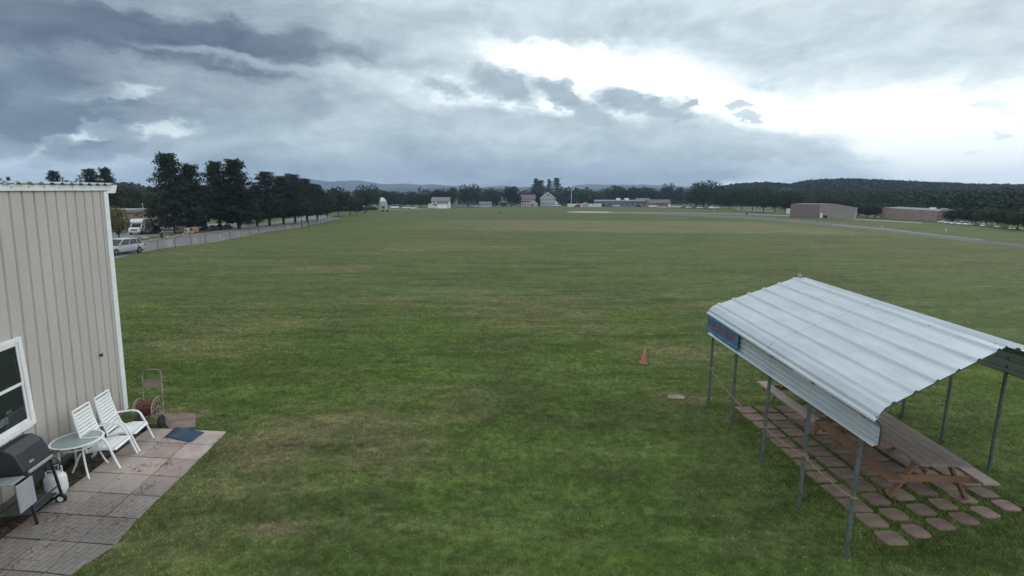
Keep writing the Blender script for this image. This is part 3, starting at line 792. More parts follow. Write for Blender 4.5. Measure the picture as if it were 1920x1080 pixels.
# ================================================================== PATIO
def slab_mat():
    m = bpy.data.materials.new('patio_slab'); m.use_nodes = True; n = NT(m.node_tree); b = n.n['Principled BSDF']
    pos = n.new('ShaderNodeNewGeometry').outputs['Position']
    rdv = G(425,811)-G(318,806); q = n.mapping(pos, rot=(0,0,-math.atan2(rdv.y, rdv.x)+PI/2))
    br = n.new('ShaderNodeTexBrick'); n.put(br.inputs['Vector'], q); br.offset = .5
    br.inputs['Scale'].default_value = 1; br.inputs['Brick Width'].default_value = .20; br.inputs['Row Height'].default_value = .098; br.inputs['Mortar Size'].default_value = .006
    br.inputs['Color1'].default_value = (1,1,1,1); br.inputs['Color2'].default_value = (.86,.86,.86,1); br.inputs['Mortar'].default_value = (.52,.5,.48,1)
    ys = n.new('ShaderNodeSeparateXYZ'); n.put(ys.inputs[0], pos)
    oi = n.new('ShaderNodeObjectInfo').outputs['Random']
    nn_ = n.noise(pos, 1.6, 5, .65); n2 = n.noise(pos, 14, 5, .7)
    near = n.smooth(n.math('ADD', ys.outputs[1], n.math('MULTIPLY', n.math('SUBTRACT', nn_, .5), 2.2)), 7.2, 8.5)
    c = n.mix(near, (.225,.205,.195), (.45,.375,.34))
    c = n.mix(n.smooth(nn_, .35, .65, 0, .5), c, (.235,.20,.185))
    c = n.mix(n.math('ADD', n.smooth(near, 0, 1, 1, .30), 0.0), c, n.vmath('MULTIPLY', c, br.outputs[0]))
    c = n.mix(n.smooth(n2, .60, .76, 0, .6), c, (.12,.085,.06))
    st = n.noise(n.mapping(pos, loc=(5,2,0)), 2.6, 4, .6)
    c = n.mix(n.smooth(st, .62, .70, 0, .55), c, (.25,.10,.085))
    hv = n.new('ShaderNodeHueSaturation'); n.put(hv.inputs['Color'], c); n.put(hv.inputs['Value'], n.smooth(oi, 0, 1, .86, 1.12))
    n.put(b.inputs['Base Color'], hv.outputs[0]); b.inputs['Roughness'].default_value = .9
    bn = n.new('ShaderNodeBump'); bn.inputs['Strength'].default_value = .5; bn.inputs['Distance'].default_value = .01
    n.put(bn.inputs['Height'], n.math('ADD', br.outputs['Color'], n.math('MULTIPLY', n2, .4))); n.l.new(bn.outputs[0], b.inputs['Normal'])
    return m
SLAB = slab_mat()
und = MB(); und.add([(p.x-.03, p.y, .006) for p in PATIO] + [W(-2.4,.0,.006), W(3.1,.0,.006)], [tuple(range(8))])
tag(und.build('patio', mat('patio_joint', (.060,.050,.036), .95, var=.5, scale=9)), kind='structure')
WORDR = ['at the far lawn end','second row from the far lawn end','third row from the far end','fourth row from the far end, by the chairs','fifth row, by the glass table','sixth row, beyond the grill wheel','seventh row, beside the grill','eighth row, in front of the grill','ninth row, near the bottom edge','tenth row, at the bottom edge']
WORDC = ['next to the lawn','in the middle column','next to the building']
SL = .605
row0 = WD.dot(Vector((PATIO[0].x-WA.x, PATIO[0].y-WA.y, 0)))   # s of the far right corner
first = None
far_a, far_b = G(425,811), G(318,806)
nd = Vector((WD.x, WD.y, 0))
rdir = (far_a-far_b).normalized(); cdir = -Vector((PATIO[0].x-PATIO[3].x, PATIO[0].y-PATIO[3].y, 0)).normalized()
for r in range(9):
    for c in range(3):
        cen = far_a - rdir*(SL*(c+.5)) + cdir*(SL*(r+.5)); cen.z = 0
        out = (cen-Vector((WA.x,WA.y,0))).dot(WN)
        if out < .18: continue
        mbs = MB(); hs = SL/2-.008
        poly = []
        for (i, j) in ((-1,-1),(1,-1),(1,1),(-1,1)):
            p = cen - rdir*hs*i + cdir*hs*j
            edge = patio_edge(p.y)
            if c == 0 and p.x > edge: p.x = edge - .005
            p = p - cen
            poly.append((p.x + rngp.uniform(-.004,.004), p.y + rngp.uniform(-.004,.004)))
        mbs.prism(poly, (0,0,0), (1,0,0), (0,1,0), (0,0,.05))
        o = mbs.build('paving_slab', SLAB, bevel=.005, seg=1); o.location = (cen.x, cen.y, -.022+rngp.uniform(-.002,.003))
        tag(o, 'patio slab %s, %s' % (WORDC[c], WORDR[r]), 'paving slab', 'patio slabs beside the metal building')
o = MB()
pts = [G(296,777), G(366,776), G(367,802), G(318,806)]
cc = sum(pts, Vector())/4
o.prism([(p.x-cc.x, p.y-cc.y) for p in pts], (0,0,0), (1,0,0), (0,1,0), (0,0,.03)); o = o.build('paving_slab', mat('old_slab', (.21,.15,.125), .95, var=.2, scale=4, bump=.5), bevel=.005); o.location = (cc.x, cc.y, -.01)
tag(o, 'old brown slab behind the hose cart, edged with dead grass', 'paving slab', 'patio slabs beside the metal building')

# stepping slabs under the shelter
PM = mat('red_paver', (.215,.153,.128), .95, var=.16, scale=3, bump=.35, bscale=30, objvar=.16, coord='Object')
for (r, c, p, sx, sy, a, lo) in PAVERS:
    b = MB(); m_ = 20 if lo > .2 else 4
    poly = []
    if m_ == 4: poly = [(-sx/2,-sy/2),(sx/2,-sy/2),(sx/2,sy/2),(-sx/2,sy/2)]
    else:
        e = 5.2 + 4*(1-lo)
        for k in range(m_):
            t_ = 2*PI*k/m_; q = (abs(math.cos(t_))**e+abs(math.sin(t_))**e)**(-1/e)
            poly.append((q*math.cos(t_)*sx/2*(1+rngp.uniform(-.04,.04)), q*math.sin(t_)*sy/2*(1+rngp.uniform(-.04,.04))))
    b.prism(poly, (0,0,0), (1,0,0), (0,1,0), (0,0,.045))
    o = b.build('stepping_slab', PM, bevel=.006, seg=1); o.location = (p.x, p.y, -.02); o.rotation_euler.z = a
    tag(o, 'reddish stepping slab in the grass, %s row from the near end, %s from the rope side' % (ORD[r], ORD[c]), 'paving slab', 'stepping slabs under the shelter')

# ================================================================== PATIO FURNITURE
def slat_chair():
    t = thing('patio_chair', '', 'chair')
    hw = .29
    for sy in (-1, 1):
        fr = MB(); y = sy*hw
        # front leg sweeping up into the arm and back to the backrest
        fr.tube([(.50,y,0), (.43,y,.22), (.37,y,.44), (.31,y,.60), (.26,y,.655), (.17,y,.675), (-.05,y*.95,.665), (-.135,y*.90,.655)], [.021,.021,.021,.021,.020,.019,.018,.018], 8)
        fr.build('leg', 'white_plastic', t, smooth=True)
        rl = MB(); rl.tube([(-.30,y*.97,0), (-.16,y*.97,.30), (-.12,y*.97,.37)], .018, 8); rl.build('leg', 'white_plastic', t, smooth=True)
    bf = MB()
    for sy in (-1, 1): bf.tube([(-.02,sy*.265,.37), (-.10,sy*.25,.66), (-.15,sy*.24,.92), (-.18,sy*.232,1.17)], .018, 8)
    bf.tube([(-.18,-.232,1.17), (-.18,.232,1.17)], .018, 8)
    for sy in (-1, 1): bf.tube([(-.05,sy*.265,.37), (.20,sy*.265,.42), (.42,sy*.265,.40)], .017, 8)
    bf.tube([(.42,-.265,.395), (.42,.265,.395)], .018, 8)
    bf.build('frame', 'white_plastic', t, smooth=True)
    P_ = [Vector((-.02,0,.37)), Vector((-.10,0,.66)), Vector((-.15,0,.92)), Vector((-.18,0,1.17))]
    bk = MB()
    def along(P, f):
        L = [0]; 
        for i in range(len(P)-1): L.append(L[-1]+(P[i+1]-P[i]).length)
        d = f*L[-1]
        for i in range(len(P)-1):
            if d <= L[i+1]+1e-6: u = (d-L[i])/(L[i+1]-L[i]); return P[i].lerp(P[i+1], u), (P[i+1]-P[i]).normalized()
    for k in range(11):
        p, d = along(P_, .12+.83*k/10.5); nrm = Vector((d.z, 0, -d.x))
        bk.box(p+nrm*.012, (.050, .505-.055*k/10, .012), Matrix((d, Vector((0,1,0)), d.cross(Vector((0,1,0))))).transposed())
    bk.build('backrest', 'white_plastic', t, bevel=.003)
    st = MB(); Q = [Vector((-.04,0,.385)), Vector((.20,0,.432)), Vector((.42,0,.415)), Vector((.445,0,.36))]
    for k in range(8):
        p, d = along(Q, .03+.95*k/7.4); nrm = Vector((-d.z, 0, d.x))
        st.box(p+nrm*.006, (.056, .50, .012), Matrix((d, Vector((0,1,0)), d.cross(Vector((0,1,0))))).transposed())
    st.build('seat', 'white_plastic', t, bevel=.003)
    return t
ch = slat_chair(); ch.location = W(1.44, .69); ch.rotation_euler.z = WRZ-.05; ch['label'] = 'white slatted armchair by the wall, nearer one next to the glass table'; ch['group'] = 'white slatted patio chairs'
copy_thing(ch, 'white slatted armchair by the wall, farther one next to the hose cart', W(2.08, .72), WRZ-.02)

tb = thing('glass_table', 'small round patio table with glass top and curved white legs', 'table', W(1.13, .56), WRZ)
tb.scale = (1.05,1.05,.95)
b = MB(); b.lathe([(.345,.690),(.372,.690),(.378,.702),(.372,.716),(.345,.716),(.345,.690)], n=40, caps=False); b.build('rim', 'white_plastic', tb, smooth=True)
gm = bpy.data.materials.new('table_glass'); gm.use_nodes = True; gn = NT(gm.node_tree); pb = gn.n['Principled BSDF']
pb.inputs['Base Color'].default_value = (.55,.66,.64,1); pb.inputs['Roughness'].default_value = .25; pb.inputs['Transmission Weight'].default_value = .55; pb.inputs['IOR'].default_value = 1.2
b = MB(); b.lathe([(.344,.700),(.344,.708)], n=40); b.build('tabletop', gm, tb)
b = MB(); b.tube([(.27*math.cos(a*PI/14), .27*math.sin(a*PI/14), .60) for a in range(28)], .014, 8, closed=True); b.build('ring', 'white_plastic', tb, smooth=True)
for k in range(4):
    a = PI/4*.9+k*PI/2; c_, s_ = math.cos(a), math.sin(a)
    b = MB(); b.tube([(c_*r, s_*r, z) for r, z in ((.33,.69),(.285,.62),(.265,.52),(.27,.38),(.31,.2),(.375,0))], .015, 8); b.build('leg', 'white_plastic', tb, smooth=True)

# gas grill : x = front, y = along the wall (away), z = up
gr = thing('gas_grill', 'black lidded gas grill on a wheeled cart with a grey folding side shelf', 'grill', W(-.16, .50), WRZ-.03)
b = MB(); b.prism([(-.25,.86),(.25,.82),(.25,.92),(.15,1.20),(.02,1.29),(-.13,1.27),(-.25,1.10)], (0,-.31,0), (1,0,0), (0,0,1), (0,.62,0)); b.build('lid', 'black_enamel', gr, bevel=.02, seg=2)
b = MB(); b.box((.275,0,.885), (.035,.52,.045)); b.build('handle', mat('grey_metal', (.42,.44,.45), .4, .4), gr, bevel=.006)
b = MB(); b.box((.226,-.10,.995), (.008,.09,.035), Matrix.Rotation(-.34,3,'Y')); b.build('badge', 'galvanised', gr)
b = MB(); b.box((.0,0,.765), (.44,.58,.12)); b.build('firebox', 'black_enamel', gr, bevel=.015)
b = MB(); b.box((.22,0,.72), (.03,.60,.10)); b.build('control_panel', 'black_plastic', gr, bevel=.008)
for yk in (-.15, .15):
    b = MB(); b.cyl((.235,yk,.72), (.262,yk,.72), .025, n=10); b.build('knob', 'dark_steel', gr)
for (lx, ly) in ((.26,-.30), (-.22,-.30), (.26,.28), (-.22,.28)):
    b = MB(); b.beam((lx*.86,ly,.80), (lx*1.15,ly*1.02,.0 if ly < 0 else .12), .03, .03); b.build('leg', 'black_plastic', gr)
b = MB(); b.box((.0,0,.20), (.46,.58,.02)); b.beam((.25,-.3,.32),(.25,.28,.32),.02,.02); b.build('shelf', 'dark_steel', gr, bevel=.004)
b = MB(); b.box((.02,-.46,.86), (.50,.26,.03)); b.build('side_shelf', mat('grey_plastic', (.24,.27,.30), .5, var=.06), gr, bevel=.012)
b = MB(); b.box((.29,-.40,.60), (.022,.33,.44)); b.build('fold_down_panel', mat('pale_grey_plastic', (.30,.33,.37), .45, var=.05), gr, bevel=.010)
b = MB(); b.box((.02,.43,.84), (.40,.20,.035)); b.build('side_shelf', 'black_enamel', gr, bevel=.015)
for wx in (.26, -.22):
    b = MB(); b.lathe([(.03,-.022),(.075,-.022),(.085,-.012),(.085,.012),(.075,.022),(.03,.022)], (wx,.31,.085), 20, 'y'); wh = b.build('wheel', 'rubber', gr, smooth=True)
    b = MB(); b.lathe([(.0,-.024),(.045,-.024),(.045,.024),(.0,.024)], (wx,.31,.085), 14, 'y', caps=False); b.build('hub', 'white_plastic', wh)
gv = MB()
base = W(-.16,.50) + WN*.02 + WD*.43
gv.prism([(-.12,0),(-.02,-.05),(.10,-.045),(.15,.0),(.10,.05),(.02,.045),(-.03,.075),(-.06,.04),(-.12,.05)], (0,0,0), (1,0,0), (0,1,0), (0,0,.03))
gvo = gv.build('oven_glove', mat('glove_tan', (.22,.13,.045), .9, var=.4, scale=14), bevel=.01); gvo.location = (base.x, base.y, .862); gvo.rotation_euler.z = .7
tag(gvo, 'tan and brown grill glove lying on the black side shelf', 'glove')
tk = thing('propane_tank', 'white propane tank hanging at the far side of the grill', 'gas tank', W(.36,.60,.06))
b = MB(); b.lathe([(.09,.0),(.12,.0),(.125,.03),(.15,.06),(.153,.12),(.153,.27),(.145,.32),(.11,.365),(.05,.385),(0,.39)], n=24, caps=False); b.build('body', mat('tank_white', (.66,.68,.70), .4, var=.08, scale=5), tk, smooth=True)
b = MB(); b.tube([(.10*math.cos(a), .10*math.sin(a), .47) for a in np.linspace(.6, 5.7, 14)], .010, 6)
for a in (.6, 2.3, 4, 5.7): b.tube([(.10*math.cos(a), .10*math.sin(a), .36), (.10*math.cos(a), .10*math.sin(a), .47)], .012, 6)
b.build('collar', 'tank_white', tk)
b = MB(); b.cyl((0,0,.38), (0,0,.45), .022); b.cyl((0,0,.45), (0,0,.475), .035); b.tube([(.02,0,.43), (.09,.02,.46), (.12,.0,.60), (.05,-.05,.72)], .010, 6); b.build('valve', 'black_plastic', tk)
# plants squeezed along the wall foot
wd = np.random.default_rng(12)
for (s_, o_, n_, lb) in ((-.55,.10,60,'dark weeds at the wall foot behind the grill'), (1.45,.10,46,'green weeds at the wall foot behind the nearer chair'), (.75,.07,26,'small weeds at the wall foot behind the glass table')):
    q = W(s_, o_); b = MB()
    for k in range(n_):
        x, y = wd.normal()*.16, wd.normal()*.05; c = q + WD*x + WN*abs(y); h = .05+wd.random()*.10; a = wd.random()*6.28
        d = Vector((math.cos(a), math.sin(a), 0)); e = Vector((-d.y, d.x, 0))*.022
        b.quad(c-e*.3, c+e+Vector((0,0,h*.5)), c+d*.06+Vector((0,0,h)), c-e+Vector((0,0,h*.5)))
    tag(b.build('weed', LEAF_GREEN), lb, 'weeds', 'weeds along the wall foot')

# hose reel cart
hc = thing('hose_reel_cart', 'tan wheeled hose reel cart with coiled red hose and tall handle', 'hose cart', (-8.10, 10.42, 0), R(10)); hc.scale = (1.08,1.08,1.0)
tanm = mat('tan_frame', (.27,.225,.185), .5, var=.2, scale=8)
b = MB(); b.tube([(-.16,.10,.10), (-.17,.17,.5), (-.18,.22,.78), (-.18,.26,1.10), (-.15,.27,1.19), (-.09,.275,1.215), (.09,.275,1.215), (.15,.27,1.19), (.18,.26,1.10), (.18,.22,.78), (.21,.12,.4), (.24,.02,.13)], .0135, 8); b.build('handle', tanm, hc, smooth=True)
b = MB(); b.box((0,.235,.90), (.34,.012,.19), Matrix.Rotation(-.12,3,'X')); b.build('panel', mat('tan_panel', (.25,.205,.18), .6, var=.15), hc, bevel=.004)
b = MB(); b.tube([(-.30,-.15,.10), (-.30,.15,.12), (.26,.08,.13), (.26,-.14,.13)], .014, 8, closed=True); b.tube([(-.17,0,.12), (-.17,.02,.40), (-.2,.02,.42)], .012, 6); b.tube([(.24,0,.13), (.17,.02,.42)], .012, 6); b.cyl((-.2,.0,.42), (.22,.0,.42), .016)
b.build('frame', tanm, hc, smooth=True)
for x, r_ in ((-.19,.22), (.16,.235)):
    b = MB(); b.tube([(x, r_*math.cos(a), .42+r_*math.sin(a)) for a in np.linspace(0, 2*PI, 29)[:-1]], .011, 6, closed=True)
    b.tube([(x, r_*.7*math.cos(a), .42+r_*.7*math.sin(a)) for a in np.linspace(0, 2*PI, 25)[:-1]], .006, 6, closed=True)
    for k in range(6): a = k*PI/3; b.tube([(x,0,.42), (x, r_*math.cos(a), .42+r_*math.sin(a))], .006, 5)
    b.build('reel', mat('tan_reel', (.30,.27,.23), .5, var=.15), hc, smooth=True)
hos = MB(); pts = []
for k in range(260):
    a = k*2*PI/22; lay = k//110; u = (k % 110)/110; x = -.165+.30*(u if lay % 2 == 0 else 1-u); rr = .125+.018*lay+.008*math.sin(k*.37)
    pts.append((x, rr*math.cos(a), .42+rr*math.sin(a)))
pts += [(.10,-.16,.33), (.02,-.24,.2), (-.12,-.28,.05), (-.25,-.22,.02)]
hos.tube(pts, .0125, 6); hos.build('hose', mat('red_hose', (.17,.045,.035), .55, var=.3, scale=9), hc, smooth=True)
for (x, y, r_) in ((-.02,-.20,.125), (.25,-.10,.135), (-.30,.13,.10)):
    b = MB(); b.lathe([(.03,-.028),(r_*.85,-.028),(r_,-.012),(r_,.012),(r_*.85,.028),(.03,.028)], (x,y,r_), 24, 'x'); wh = b.build('wheel', 'rubber', hc, smooth=True)
    b = MB()
    for k in range(5): a = k*2*PI/5; b.beam((x+.029,y,r_), (x+.029,y+r_*.62*math.cos(a),r_+r_*.62*math.sin(a)), .014, .006, (1,0,0))
    b.build('hub', mat('hub_grey', (.055,.055,.06), .5), wh)

# doormat
mm = bpy.data.materials.new('door_mat'); mm.use_nodes = True; n = NT(mm.node_tree)
pos = n.new('ShaderNodeTexCoord').outputs['Object']; s3 = n.new('ShaderNodeSeparateXYZ'); n.put(s3.inputs[0], n.mapping(pos, rot=(0,0,.1)))
c = n.ramp(n.math('ADD', n.math('MULTIPLY', s3.outputs[0], 1.25), .5), [(0,(.012,.018,.032)),(.20,(.014,.022,.04)),(.24,(.05,.075,.10)),(.42,(.06,.085,.115)),(.50,(.015,.055,.12)),(1,(.022,.075,.155))])
n.put(n.n['Principled BSDF'].inputs['Base Color'], n.mix(n.noise(pos, 18, 4), c, (.02,.05,.10), 'MIX')); n.n['Principled BSDF'].inputs['Roughness'].default_value = .85
cs = [G(310,822), G(331,804.5), G(383,814), G(358,832)]; cc = sum(cs, Vector())/4; b = MB(); vs = []
for i in range(9):
    for j in range(7):
        p = cs[0].lerp(cs[3], i/8).lerp(cs[1].lerp(cs[2], i/8), j/6) - cc
        vs.append((p.x+.01*math.sin(j*1.3), p.y, .012*math.sin(i*.9)*math.sin(j*.8+1)**2 + .004*(i == 0)))
b.add(vs, [(i*7+j, (i+1)*7+j, (i+1)*7+j+1, i*7+j+1) for i in range(8) for j in range(6)])
b.add([(v_[0], v_[1], v_[2]-.008) for v_ in vs], [(i*7+j, i*7+j+1, (i+1)*7+j+1, (i+1)*7+j) for i in range(8) for j in range(6)])
o = b.build('door_mat', mm); o.location = (cc.x, cc.y, .050); tag(o, 'rumpled blue door mat with a pale stripe on the far patio slab', 'door mat')
# fallen leaves along slab joints
lv = MB(); rl = np.random.default_rng(9)
for k in range(420):
    cxy = [(-7.25,7.15),(-6.5,7.3),(-6.75,6.6),(-6.15,6.95),(-7.6,6.9),(-7.0,8.6),(-6.4,7.9),(-6.9,6.15),(-7.3,9.6),(-6.6,8.7)][k % 10]
    x, y = cxy[0]+rl.normal()*.10, cxy[1]+rl.normal()*.13; a = rl.random()*6.28; s_ = .010+rl.random()*.014; z = .034+rl.random()*.008
    if x > patio_edge(y)-.04: continue
    d = Vector((math.cos(a), math.sin(a), .2))*s_; e = Vector((-math.sin(a), math.cos(a), -.1))*s_*.6; c = Vector((x,y,z))
    lv.quad(c-d, c+e, c+d, c-e)
tag(lv.build('leaf_litter', mat('dry_leaf', (.22,.115,.055), .9, var=.5, scale=30)), 'scattered brown leaf bits on the patio slabs', 'leaves', kind='stuff')

# ================================================================== OPEN SHELTER
ROOFM = bpy.data.materials.new('galvalume_roof'); ROOFM.use_nodes = True; n = NT(ROOFM.node_tree); pb = n.n['Principled BSDF']
pos = n.new('ShaderNodeTexCoord').outputs['Object']
c = n.mix(n.smooth(n.noise(n.mapping(pos, scale=(1,.25,1)), 5, 5, .65), .3, .7), (.395,.445,.49), (.475,.525,.57))
vo = n.new('ShaderNodeTexVoronoi'); n.put(vo.inputs['Vector'], n.vmath('ADD', pos, n.vmath('MULTIPLY', n.noise(pos, 30, 2, .5, 0, 'Color'), (.03,.05,0)))); vo.inputs['Scale'].default_value = 5.2
rare = n.smooth(n.noise(pos, 3.1, 3, .6), .50, .62)
c = n.mix(n.math('MULTIPLY', n.smooth(vo.outputs['Distance'], .07, .11, .9, 0), rare), c, (.10,.095,.085))
vo2 = n.new('ShaderNodeTexVoronoi'); n.put(vo2.inputs['Vector'], pos); vo2.inputs['Scale'].default_value = 14
sx_ = n.new('ShaderNodeSeparateXYZ'); n.put(sx_.inputs[0], pos)
ln_ = n.math('ABSOLUTE', n.math('SUBTRACT', sx_.outputs[1], n.math('ADD', n.math('MULTIPLY', sx_.outputs[0], .175), 7.80)))
c = n.mix(n.smooth(ln_, .010, .020, .30, 0), c, (.15,.16,.17))
c = n.mix(n.smooth(n.noise(n.mapping(pos, scale=(6,.35,1)), 2.2, 6, .7), .52, .74, 0, .22), c, (.22,.24,.25))
c = n.mix(n.math('MULTIPLY', n.smooth(vo2.outputs['Distance'], .05, .10, .4, 0), n.smooth(n.noise(pos, 1.3, 3), .45, .6)), c, (.2,.2,.19))
n.put(pb.inputs['Base Color'], c); pb.inputs['Roughness'].default_value = .42; pb.inputs['Metallic'].default_value = .25
sh = thing('picnic_shelter', 'open carport-style picnic shelter with pale ribbed metal roof on thin steel posts', 'shelter', (0,0,0))
XE, XR, XF = 4.62, 6.72, 8.95
def ynear(x): return 5.86 + .30*(x-4.6) if x < XR else 5.86+.30*(XR-4.6)-.06*(x-XR)
def yfar(x): return 11.36 + .05*(x-4.6)
def zr(x, t):   # roof height at cross position x, t=0 near .. 1 far
    zr_ = 3.035+.19*t
    ze = 2.39+.13*t
    if x <= XR: return ze+(zr_-ze)*(x-XE)/(XR-XE)
    return zr_+(2.42+.12*t-zr_)*(x-XR)/(XF-XR)
def ribs_at(xa, xb, cs):
    st = [(xa, 0)]
    for c in cs: st += [(c-.045, 0), (c-.018, .028), (c+.018, .028), (c+.045, 0)]
    st.append((xb, 0)); return st
def roof_panel(xa, xb, nr, off0):
    """(x, lift) stations across one slope with raised ribs"""
    st = [(xa, 0)]
    for k in range(nr):
        c = xa+(xb-xa)*(k+off0)/nr
        st += [(c-.040, 0), (c-.018, .034), (c+.018, .034), (c+.040, 0)]
    st.append((xb, 0)); return st
def lay(st, name, parent, thick=.006, ny=10, zf=None):
    vs = []; m_ = len(st)
    for j in range(ny+1):
        t = j/ny
        for (x, l) in st:
            xx, zz = (x, zr(x, t)+l) if zf is None else zf(x, l, t)
            y = ynear(xx)*(1-t)+yfar(xx)*t
            vs.append((xx, y, zz))
    k = len(vs); vs += [(x, y, z-thick) for (x, y, z) in vs]
    fs = []
    for j in range(ny):
        for i in range(m_-1):
            a = j*m_+i; fs.append((a, a+1, a+m_+1, a+m_)); fs.append((k+a, k+a+m_, k+a+m_+1, k+a+1))
    for i in range(m_-1):
        fs.append((i, k+i, k+i+1, i+1)); a = ny*m_+i; fs.append((a, a+1, k+a+1, k+a))
    for j in range(ny):
        for i in (0, m_-1): a = j*m_+i; fs.append((a, a+m_, k+a+m_, k+a))
    b = MB(); b.add(vs, fs); return b.build(name, ROOFM, parent)
# left slope with its rounded eave and drip lip, given as (x, z offset from the eave line)
left = [(-99, 0)]
def zf_left(x, l, t):
    if x < 0:
        i = int(-x)-1; dx, dz = EAVE[i]; return XE+dx, zr(XE, t)+dz
    return x, zr(x, t)+l
EAVE = [(-.055,-.150), (-.050,-.128), (-.008,-.105), (.008,-.055), (.05,-.012)]
stl = [(-(i+1), 0) for i in range(len(EAVE))] + [s_ for s_ in ribs_at(XE+.09, XR-.03, [4.83+.35*k for k in range(6)])] + [(XR, .012)]
lay(stl, 'roof_sheet', sh, zf=zf_left)
str_ = [(XR, .012), (XR+.03, 0)] + ribs_at(XR+.05, XF-.10, [XR+.16+.36*k for k in range(6)])[1:] + [(XF, 0)]
lay(str_, 'roof_sheet', sh)
# side skirts: vertical ribbed sheets below the eaves
def skirt(x0, sgn, ztop, zbot, ya, yb, name='side_sheet'):
    prof = [(0,1),(0,.86),(.022,.82),(.022,.76),(0,.72),(0,.60),(.022,.56),(.022,.50),(0,.46),(0,.32),(.022,.28),(.022,.22),(0,.18),(0,.12),(.055,.06),(.085,.0)]
    vs = []; m_ = len(prof); ny = 6
    for j in range(ny+1):
        t = j/ny
        for (o, f) in prof:
            zt = ztop(t); zb = zbot(t); vs.append((x0-sgn*o, ya(t), zb+(zt-zb)*f))
    k = len(vs); vs += [(x+sgn*.006, y, z) for (x, y, z) in vs]
    fs = []
    for j in range(ny):
        for i in range(m_-1):
            a = j*m_+i; fs += [(a, a+1, a+m_+1, a+m_), (k+a, k+a+m_, k+a+m_+1, k+a+1)]
    for i in range(m_-1): fs += [(i, k+i, k+i+1, i+1), (ny*m_+i, ny*m_+i+1, k+ny*m_+i+1, k+ny*m_+i)]
    b = MB(); b.add(vs, fs); return b.build(name, ROOFM, sh)
skirt(4.70, 1, lambda t: 2.125+.125*t, lambda t: 1.885, lambda t: 5.90+(11.34-5.90)*t, None)
skirt(XF-.01, -1, lambda t: 2.41+.12*t, lambda t: 1.86+.03*t, lambda t: 6.40+(11.55-6.40)*t, None)
PM2 = mat('post_steel', (.135,.155,.165), .45, .35, var=.2, scale=6)
for (x, y) in POSTS:
    zt = 2.30 if x < 6 else 2.36
    b = MB(); b.cyl((0,0,-.1), (0,0,zt), .030, n=12); o = b.build('post', PM2, sh, smooth=True); o.location = (x, y, 0)
fr = []
for (xl, yl), (xr_, yr_) in zip(POSTS[:5], [POSTS[5], POSTS[6], POSTS[7], POSTS[8], POSTS[9]]):
    t = max(0, min(1, (yl-6.0)/(11.4-6.0)))
    pts = [(xl, yl, 2.2), (xl+.02, yl, 2.29)]
    for x in np.linspace(4.85, 8.85, 12): pts.append((x, yl+(yr_-yl)*(x-xl)/(xr_-xl), zr(x, t)-.065))
    pts += [(xr_, yr_, 2.3)]
    b = MB(); b.tube(pts, .028, 8); b.build('roof_frame', PM2, sh, smooth=True)
b = MB(); b.tube([(4.74, 6.1, 2.25), (4.76, 11.3, 2.30)], .025, 8); b.build('eave_rail', PM2, sh); b = MB(); b.tube([(8.90, 6.5, 2.36), (9.0, 11.6, 2.38)], .025, 8); b.build('eave_rail', PM2, sh)
# near gable trim, dark edge following the sheet
b = MB(); pts = [(4.69,ynear(4.69)-.0,1.92), (4.69,ynear(4.69)-.0,2.16), (4.60,ynear(4.60)+.02,2.27)] + [(x, ynear(x)+.015, zr(x, 0)-.022) for x in np.linspace(4.70, XR, 14)] + [(x, ynear(x)+.015, zr(x, 0)-.022) for x in np.linspace(XR+.1, XF, 8)]
b.tube(pts, .011, 6); b.build('gable_edge', 'dark_steel', sh)
b = MB(); q = (XR-.02, 11.42, 3.22); b.cyl(q, (q[0], q[1], 3.37), .012, n=8); b.cyl((q[0],q[1],3.24), (q[0],q[1],3.27), .05, n=10); b.build('roof_pin', 'galvanised', sh)
# banner on the far end of the skirt
def at_x(px, py, X):
    r = ray(px, py); t = X/r.x; return Vector((X, r.y*t, CAMH+r.z*t))
bn_ = thing('banner_sign', 'small blue banner with reddish lettering on the far end of the shelter side', 'banner', (0,0,0))
XB = 4.632
ya, yb = at_x(1384, 645, XB).y, at_x(1327, 600, XB).y
za0, za1 = 1.945, 2.335
b = MB(); b.box((XB, (ya+yb)/2, (za0+za1)/2), (.008, yb-ya, za1-za0)); b.build('panel', mat('banner_blue', (.05,.15,.26), .6, var=.22, scale=7), bn_, bevel=.002)
L2 = MB(); rs = random.Random(4); yl = yb-.09; zc = (za0+za1)/2+.01
while yl > ya+.10:
    if abs(yl-(yb-(yb-ya)*.56)) < .03: yl -= .06; continue
    hgt = rs.uniform(.07,.14); k = rs.choice([0,1,2]); x = XB-.007
    if k == 0: pts = [(x,yl,zc-hgt/2),(x,yl-.012,zc+hgt/2),(x,yl-.05,zc+hgt*.3),(x,yl-.03,zc-.01),(x,yl-.06,zc-hgt/2)]
    elif k == 1: pts = [(x,yl,zc+hgt*.3),(x,yl-.03,zc+hgt/2),(x,yl-.05,zc),(x,yl-.03,zc-hgt/2),(x,yl-.005,zc-hgt*.2)]
    else: pts = [(x,yl,zc-hgt/2),(x,yl-.02,zc+hgt*.45),(x,yl-.035,zc-hgt*.4),(x,yl-.06,zc+hgt*.4)]
    L2.tube(pts, .010, 5); yl -= .085
L2.build('lettering', mat('banner_red', (.27,.11,.13), .6, var=.3, scale=10), bn_)
b = MB(); b.box((XB-.006, (ya+yb)/2, za0+.045), (.004, (yb-ya)*.92, .02)); b.box((XB-.006, (ya+yb)/2, za1-.05), (.004, (yb-ya)*.92, .016)); b.build('stripe', mat('banner_pale', (.16,.28,.42), .6, var=.4, scale=14), bn_)
